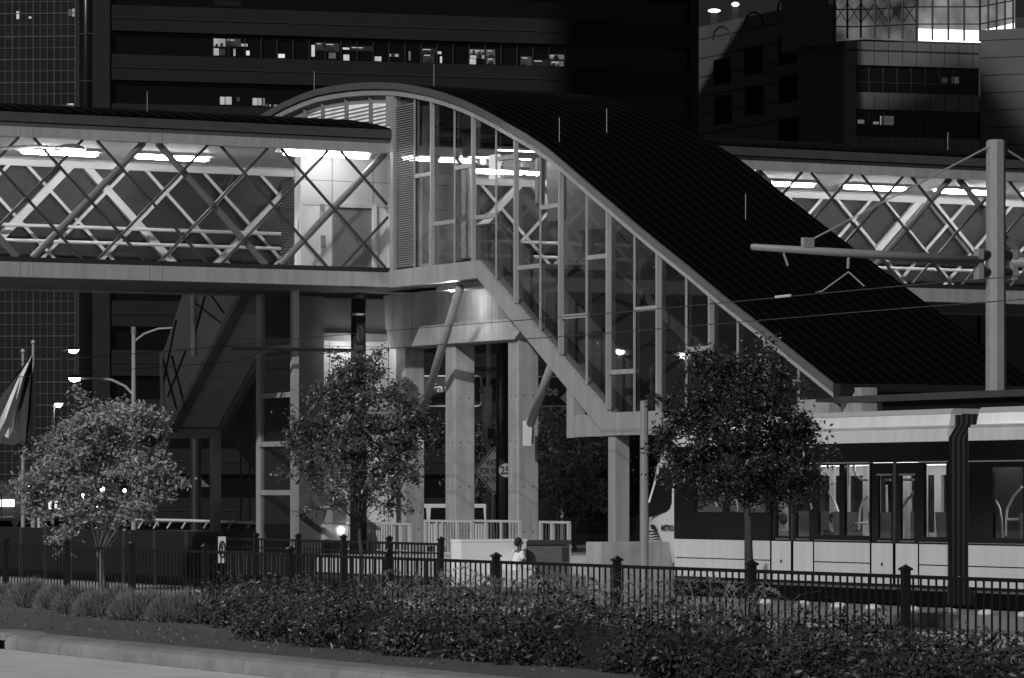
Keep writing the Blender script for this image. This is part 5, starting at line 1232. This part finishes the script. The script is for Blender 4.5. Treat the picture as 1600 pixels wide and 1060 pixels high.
a, b = fZ(-60, 850, 190), fZ(185, 735, 190); MB().xyz(a.x, b.x, 190, 196, 0, b.z - .6).build('wall', mat('shop_wall_dark', 0.03, 0.8), sh)
for x0, x1, y0, y1, st in ((-20, 22, 781, 792, 4.0), (76, 106, 783, 796, 1.4), (112, 136, 784, 797, .8)):
    a, b = fZ(x0, y1, 189.9), fZ(x1, y0, 189.9); MB().xyz(a.x, b.x, 189.85, 189.99, a.z, b.z).build('lit_window', emit('shop_glow_%d' % int(st * 10), 1, st, 0.5, 0.6), sh)
dpst = fZ(306, 850, 128); dpst.z = 0
tag(MB().tube([dpst, Vector((dpst.x, dpst.y, fZ(0, 684, 128).z))], 0.19, 12).build('dark_post', DPM, loc=dpst), 'thick dark post beside the hanging stair post', 'post')
# ================================================================== background buildings
class Plane:
    def __init__(s, px, Z, ang):
        s.p = Vector((Z * (px - CX) / F, Z, 0)); s.d = Vector((math.cos(R(ang)), math.sin(R(ang)), 0)); s.n = Vector((s.d.y, -s.d.x, 0))
    def at(s, px, py, out=0.0):
        k = (px - CX) / F; q = s.p + s.n * out; u = (k * q.y - q.x) / (s.d.x - k * s.d.y); w_ = q + s.d * u
        return Vector((w_.x, w_.y, EYE + w_.y * (YH - py) / F))
    def u(s, px): return (s.at(px, 700) - Vector((s.p.x, s.p.y, 0))).dot(s.d)
    def slab(s, mb, u0, u1, z0, z1, o0, o1):
        """box on the wall: u along it, o = distance out of the wall (towards the viewer)"""
        return mb.box(s.p + s.d * u0 + s.n * o0 + UP * z0, s.d * (u1 - u0), s.n * (o1 - o0), UP * (z1 - z0))
    def rect(s, mb, x0, y0, x1, y1, o0, o1):
        a, b = s.at(x0, y1), s.at(x1, y0); return s.slab(mb, s.u(x0), s.u(x1), s.at((x0 + x1) / 2, y1).z, s.at((x0 + x1) / 2, y0).z, o0, o1)
# --- central dark office block with ribbon windows
pc = Plane(600, 222, 15)
oc = thing('office_building', 'very dark office block with long ribbon windows and a few lit rooms behind the skywalk', 'building', pc.p)
u0, u1 = pc.u(146), pc.u(1091)
m = MB(); q0 = pc.p + pc.d * u0 - pc.n * .25; q1 = pc.p + pc.d * u1 - pc.n * .25; m.box(q0, q1 - q0, Vector((-1.3, 12, 0)), UP * 52); m.build('body', mat('office_glass_dark', 0.004, 0.25), oc)
m = MB(); pc.slab(m, u0 - 0.02, u0 + 0.9, 0, 52, -0.25, 0.25); m.build('corner_pier', mat('office_pier', 0.012, 0.8, var=0.2), oc); m = MB(); pc.slab(m, u1 - 0.5, u1, 0, 52, -0.25, 0.1)
m.build('corner_pier', mat('office_pier', 0.012, 0.8, var=0.2), oc)
zref = pc.at(180, 162).z; per = pc.at(180, 85).z - pc.at(180, 162).z
OS = mat('office_spandrel', 0.0075, 0.85, var=0.3, scale=0.15); OL = mat('office_ledge', 0.016, 0.8)
for k in range(-8, 9):
    z = zref + per * k
    m = MB(); pc.slab(m, u0 + 0.91, u1 - 0.51, z - per * 0.52, z, -0.24, 0.12); sp_ = m.build('spandrel', OS, oc)
    m = MB(); pc.slab(m, u0 + 0.92, u1 - 0.52, z - per * 0.27, z - per * 0.245, 0.12, 0.17); m.build('ledge', OL, sp_)
lit = [(334, 60, 353, 72, .5), (334, 75, 343, 86, .6), (344, 76, 353, 86, .05), (354, 60, 377, 72, .06), (366, 76, 369, 87, .5), (378, 68, 388, 72, .5), (386, 79, 391, 86, .9), (436, 84, 446, 90, .9), (488, 70, 493, 88, .8), (494, 66, 507, 79, .05), (509, 67, 531, 80, .04),
       (515, 82, 526, 91, .12), (537, 74, 547, 77, .7), (538, 85, 547, 94, .7), (549, 72, 583, 79, .03), (587, 88, 597, 95, .7), (610, 84, 624, 88, .4), (640, 80, 643, 94, .2), (660, 75, 684, 83, .03), (662, 84, 680, 98, .04), (685, 80, 691, 84, .7), (689, 88, 692, 98, .8), (735, 77, 760, 84, .22), (736, 86, 745, 91, .5), (735, 92, 745, 100, .6), (746, 86, 760, 91, .4), (761, 77, 775, 88, .1), (762, 90, 775, 100, .14),
       (815, 88, 832, 102, .06), (834, 93, 858, 103, .02), (859, 85, 883, 92, .16), (862, 95, 882, 103, .14), (345, 151, 352, 163, .55), (353.5, 151, 363, 163, .5), (371, 152, 376, 158, .06), (396, 153, 403, 164, .6), (404, 153, 410, 164, .4), (412, 153, 415, 165, .2), (417, 163, 434, 166, .3), (336, 0, 378, 9, .012)]
for x0, y0, x1, y1, v in lit:
    m = MB(); pc.rect(m, x0, y0, x1, y1, -0.24, -0.2); m.build('lit_window', emit('office_lit_%d' % int(v * 1000), 1, v * 0.9, 0.35, 1.2), oc)
for k, (x0, y0, x1, y1, v) in enumerate(lit):
    if x1 - x0 < 12 or y0 < 20: continue
    m = MB(); rr_ = random.Random(k)
    for q in range(2 + (x1 - x0) // 12):
        xx = x0 + (x1 - x0 - 5) * rr_.random(); hh = 2 + 4 * rr_.random(); pc.rect(m, xx, y1 - hh, xx + 2.5 + 3 * rr_.random(), y1, -0.2, -0.19 + q * 0.004)
        m.build('desk_silhouette', DARK, oc); m = MB()
    if v < .3: pc.rect(m, x0 + 2, y0 + 1.6, x0 + 2 + (x1 - x0) * .5, y0 + 2.8, -0.2, -0.185); m.build('ceiling_light', emit('office_strip', 1, .5), oc)
m = MB()
for x in range(333, 900, 25): pc.rect(m, x, 44, x + 1.4, 112, -0.2, -0.1)
m.build('window_mullion', DARK, oc)
# --- left glass tower
pl_ = Plane(60, 330, -4)
ol = thing('glass_tower', 'dark glass curtain wall tower with a fine pale grid at the left edge', 'building', pl_.p)
ua, ub = pl_.u(-140), pl_.u(119)
m = MB(); pl_.slab(m, ua, ub, 0, 75, -40, 0); m.build('curtain_wall', mat('tower_glass', 0.010, 0.12, var=0.4, scale=0.2, spec=0.6), ol)
GR = mat('tower_grid', 0.02, 0.6); GR2 = mat('tower_grid_bright', 0.05, 0.6)
m = MB(); m2 = MB(); k = 0; x = 117.5
while x > -130:
    pl_.slab(m if k % 3 else m2, pl_.u(x) - 0.035, pl_.u(x) + 0.035, 0, 75, 0, 0.06); x -= 10.9; k += 1
z = 1.0; k = 0
while z < 74:
    pl_.slab(m2 if k % 2 else m, ua, ub, z - 0.04, z + 0.04, 0.061, 0.1); z += pl_.at(60, 300).z - pl_.at(60, 318).z; k += 1
m.build('fine_grid', GR, ol); m2.build('main_grid', GR2, ol)
for x0, y0, x1, y1, v in ((26, 18, 31, 30, .7), (45, 26, 49, 29.5, .5), (107, 15, 112, 25, .12), (113, 14, 117, 26, .35), (10, 50, 22, 63, .02), (84, 166, 94, 171, .7), (105, 162, 115, 170, .6), (74, 167, 83, 170, .5), (33, 166, 42, 168, .2)):
    m = MB(); pl_.rect(m, x0, y0, x1, y1, 0.01, 0.05); m.build('lit_window', emit('tower_lit_%d' % int(v * 1000), 1, v, 0.3, 1.0), ol)
c = fZ(133, 700, 318); m = MB(); m.tube([(c.x, c.y + 2, 0), (c.x, c.y + 2, 75)], 13.5 * 318 / 6000, 20)
m.build('corner_column', mat('tower_column', 0.006, 0.2), ol, smooth=True)
for yy in (50, 124):
    zc = fZ(133, yy, 318).z; m = MB(); r = 13.9 * 318 / 6000
    m.tube([Vector((c.x + r * math.cos(a), c.y + 2 - r * abs(math.sin(a)), zc)) for a in [math.pi * k / 12 for k in range(13)]], 0.05, 5); m.build('column_ring', GR2, ol)
# --- right stone building with an arched glass atrium
pf = Plane(1325, 250, 15)
cor = pf.at(1325, 700); cor.z = 0
st = thing('stone_building', 'stone clad building with ribbon windows and a bright glazed atrium at the upper right', 'building', cor)
ST = mat('pale_stone', 0.14, 0.8, var=0.15, scale=0.25, bump=0.1); STD = mat('wing_stone', 0.07, 0.85, var=0.2, scale=0.3)
JN = mat('stone_joint', 0.02, 0.9); RB = mat('ribbon_glass', 0.008, 0.15)
ztop = pf.at(1330, 64).z
ua, ub = pf.u(1321), pf.u(1531)
m = MB(); pf.slab(m, ua, ub, 0, ztop, -30, -0.3); m.build('body', STD, st)
for (y0, y1) in ((64, 101), (143.5, 170), (213, 245)):
    m = MB(); zt_, zb2 = pf.at(1325, y0).z, pf.at(1325, y1).z; pf.slab(m, ua, ub, zb2, zt_, -0.3, 0.0); b_ = m.build('stone_band', ST, st)
    m = MB()
    for x in range(1344, 1530, 22): pf.slab(m, pf.u(x) - .02, pf.u(x) + .02, zb2 + .02, zt_ - .02, 0.0, 0.006)
    if y0 < 100: pf.slab(m, ua + .1, ub - .1, pf.at(1325, 78).z - .06, pf.at(1325, 78).z + .06, 0.0, 0.008)
    m.build('stone_joint', JN, b_)
for (y0, y1) in ((101, 143.5), (170, 213)):
    zt_, zb2 = pf.at(1325, y0).z, pf.at(1325, y1).z
    m = MB(); pf.slab(m, ua, pf.u(1337), zb2 + .01, zt_ - .01, -0.3, 0.0); m.build('stone_pier', ST, st)
    m = MB(); pf.slab(m, pf.u(1337) + .01, ub, zb2 + .01, zt_ - .01, -0.3, -0.22); g_ = m.build('ribbon_window', RB, st)
    m = MB()
    for x in range(1337, 1530, 22): pf.slab(m, pf.u(x) - .03, pf.u(x) + .03, zb2 + .02, zt_ - .02, -0.22, -0.12)
    pf.slab(m, pf.u(1338), ub, (zb2 + zt_) / 2 - .25, (zb2 + zt_) / 2 - .19, -0.22, -0.13)
    m.build('window_frame', mat('frame_dim', 0.03, 0.6), g_)
for x0, y0, x1, y1, v in ((1473, 121, 1482, 129, .03), (1489, 120, 1500, 130, .06), (1533, 121, 1539, 127, .015), (1342, 187, 1352, 193, .12), (1366, 190, 1375, 194, .2), (1377, 181, 1379, 195, .25), (1380, 181, 1398, 195, .07)):
    m = MB(); pf.rect(m, x0, y0, x1, y1, -0.215, -0.2); m.build('lit_window', emit('stone_lit_%d' % int(v * 1000), 1, v, 0.3, 1.5), st)
# wing receding to the left, and the bay to the right
pw = Plane(1268, 257, math.degrees(math.atan2(-T.y, -T.x)))
v0 = pw.u(1268); v1 = pw.u(1080)
zw = pw.at(1268, 5).z
m = MB(); pw.slab(m, v1, v0, 0, zw, -25, 0); m.build('wing', STD, st)
m = MB(); q0, q1 = pw.at(1268, 700), pf.at(1321, 700); q0.z = q1.z = 0
m.prism([q0, q1, q1 + Vector((2, 12, 0)), q0 + Vector((2, 12, 0))], UP * pf.at(1300, 70).z); m.build('chamfer_wall', STD, st)
m = MB()
for k in range(0, 12): z = zw - 0.9 - k * 1.33; pw.slab(m, v1, v0, z - .05, z + .05, 0, 0.012)
m.build('wing_joint', JN, st)
for x0, y0, x1, y1 in ((1115, 92, 1142, 132), (1163, 73, 1192, 117), (1116, 150, 1143, 195), (1164, 135, 1193, 180), (1217, 58, 1245, 101), (1218, 118, 1246, 160), (1217, 185, 1247, 226)):
    m = MB(); pw.slab(m, pw.u(x0), pw.u(x1), pw.at((x0 + x1) / 2, y1).z, pw.at((x0 + x1) / 2, y0).z, 0.013, 0.03); m.build('window', mat('wing_window', 0.004, 0.6, spec=0.05), st)
for cx0, cy0, r in ((1128, 62, 14), (1178, 42, 15), (1231, 18, 16)):
    m = MB(); pts = [pw.at(cx0 + r * math.cos(a), cy0 - r * math.sin(a) * 1.5, 0.03) for a in [math.pi * k / 10 for k in range(11)]]
    m.tube(pts, 0.07, 5); m.build('arch_trim', JN, st)
pr_ = Plane(1531, pf.at(1531, 700).y, math.degrees(math.atan2(-T.y, -T.x)) * 0.35)
m = MB(); pr_.slab(m, pr_.u(1532), pr_.u(1720), 0, pr_.at(1560, 46).z, -20, 0); m.build('side_bay', mat('bay_stone', 0.095, 0.8, var=0.2, scale=0.25), st)
m = MB()
for k in range(9): z = pr_.at(1560, 46).z - 0.7 - k * 1.15; pr_.slab(m, pr_.u(1532), pr_.u(1720), z - .03, z + .03, 0, 0.01)
m.build('bay_joint', JN, st)
m = MB(); pf.slab(m, pf.u(1268), pf.u(1303), pf.at(1290, 70).z, pf.at(1290, -20).z, -6, -1.0); m.build('atrium_pier', mat('mid_stone', 0.07, 0.8, var=0.15), st)
# atrium: faceted lit glazing
AT = [(1303, 62), (1345, 59), (1432, 62), (1531, 65), (1583, 52)]
OUT = [-2.5, -0.5, -0.3, -0.3, -0.9]
GLW = emit('atrium_glow', 1.0, 0.34, var=0.7, scale=0.55); GLB = emit('atrium_strip', 1.0, 2.2)
fr = MB(); cr = pf
def apt(i, f, py):
    a = pf.at(AT[i][0], py, OUT[i]); b = pf.at(AT[i + 1][0], py, OUT[i + 1]); return a.lerp(b, f)
at_ = thing('atrium', None, None, Vector((0, 0, 0))); at_.parent = st; at_.location = pf.at(1440, 64) - st.location
for i in range(4):
    y0, y1 = AT[i][1], AT[i + 1][1]
    a, b = apt(i, 0, y0), apt(i, 1, y1); a2, b2 = apt(i, 0, -30), apt(i, 1, -30)
    bk = Vector((0.25, 0.9, 0))
    MB().prism([a + bk, b + bk, b2 + bk, a2 + bk], Vector((0, 0.1, 0))).build('lit_interior', GLW if i > 1 else emit('atrium_glow_dim', 1.0, 0.17, var=0.9, scale=0.5), at_)
    if i >= 2:
        h1, h2 = apt(i, 0, 43 if i == 2 else 46), apt(i, 1, 46 if i == 2 else 34)
        MB().prism([a + bk * .8, b + bk * .8, h2 + bk * .8, h1 + bk * .8], Vector((0, 0.05, 0))).build('bright_panel', GLB, at_)
    n = (2, 4, 4, 4)[i]; mm = MB()
    for k in range(n + 1):
        f = k / n; p = apt(i, f, y0 + (y1 - y0) * f); q = apt(i, f, -30); mm.tube([p, q], 0.075, 5)
    for yy in (38, 11, -15):
        mm.tube([apt(i, 0, yy + (4 if i < 2 else 0)), apt(i, 1, yy + (4 if i < 1 else 0) - (10 if i == 3 else 0))], 0.045, 5)
    if i < 2:
        for k in range(n): mm.tube([apt(i, k / n, 36), apt(i, (k + 1) / n, 5)], 0.03, 4); mm.tube([apt(i, (k + 1) / n, 36), apt(i, k / n, 5)], 0.03, 4)
    mm.build('glazing_frame', mat('atrium_frame', 0.008, 0.5), at_)
m = MB(); q = [pf.at(1290, 68, -0.2), pf.at(1590, 74, -0.2)]; 
# rooftop lamps and the block behind
rb = thing('office_building', 'plain dark block rising behind the stone building at the top right', 'building', fZ(1300, 850, 420))
a, b = fZ(1040, 850, 420), fZ(1900, 850, 420); MB().xyz(a.x, b.x, 420, 450, 0, 90).build('body', mat('rear_block_dark', 0.012, 0.9, var=0.3, scale=0.1), rb)
for k, (x, y, wd, ht) in enumerate(((1116, 17, 20, 6), (1149, 7, 12, 7))):
    c = fZ(x, y, 330); o = thing('rooftop_floodlight', ('wide bright floodlight on the roof edge of the dark wing', 'smaller bright floodlight right of the wide one on the roof edge')[k], 'lamp', c - UP * .3)
    MB().ball(c, wd * .055 / 2, .2, ht * .055 / 2, 10, 6).build('lens', emit('flood_glow', 1, 3), o); MB().xyz(c.x - .3, c.x + .3, 330.1, 330.4, c.z - 3.0, c.z).build('bracket', DARK, o)

# gabled tower added out of frame to shadow the stone building and office block
gt = thing('added_shadow_tower', 'added gabled tower out of view at the left, shaped to cast a gable shadow', 'building', Vector((-36, 127, 0)))
gx, gz, gy = -30.8, 105.2, 126.0
MB().prism([Vector((gx - 14, gy, 0)), Vector((gx + 9, gy, 0)), Vector((gx + 9, gy, gz - 11.5)), Vector((gx, gy, gz)), Vector((gx - 14, gy, gz - 11))], Vector((0, 4, 0))).build('walls', mat('gable_tower_grey', 0.05, 0.8, var=0.2, scale=0.1), gt)
MB().prism([Vector((gx - 14.6, gy - .3, gz - 11.2)), Vector((gx, gy - .3, gz + .2)), Vector((gx + 9.5, gy - .3, gz - 11.8)), Vector((gx + 9.5, gy - .3, gz - 11.4)), Vector((gx, gy - .3, gz + .7)), Vector((gx - 14.6, gy - .3, gz - 10.8))], Vector((0, 4.6, 0))).build('roof', mat('gable_roof_dark', 0.02, 0.7), gt)
for k in range(24): MB().xyz(gx - 13, gx + 8, gy - .06, gy - .01, 4 + k * 4.0, 6 + k * 4.0).build('window', mat('tower_glass', 0.01), gt)

# street lamps along the side street at the left, out of view but mirrored in the stair house glass
first = None
for px, py, Ld in ((906, 487, 62), (925, 538, 70), (967, 551, 78), (1067, 557, 66), (757, 333, 58)):
    q = fs(px, py, 0.03); v = (q - Vector((0, 0, EYE))); u = v.normalized(); n_ = -S; r_ = u - n_ * 2 * u.dot(n_); h = q + r_ * Ld
    base = Vector((h.x, h.y + 1.6, 0))
    o = thing('street_lamp', 'lit street lamp along the side street at the left, mirrored in the stair glass', 'street lamp', base, 'street lamps along the side street')
    MB().tube([base, Vector((base.x, base.y, h.z - .4)), Vector((h.x, h.y + .9, h.z + .1)), Vector((h.x, h.y + .2, h.z + .08))], [0.1, 0.07, 0.045, 0.04], 8).build('pole', ALU, o)
    lamp_head(o, h, (0, -1, 0), 0.62, 0.34)
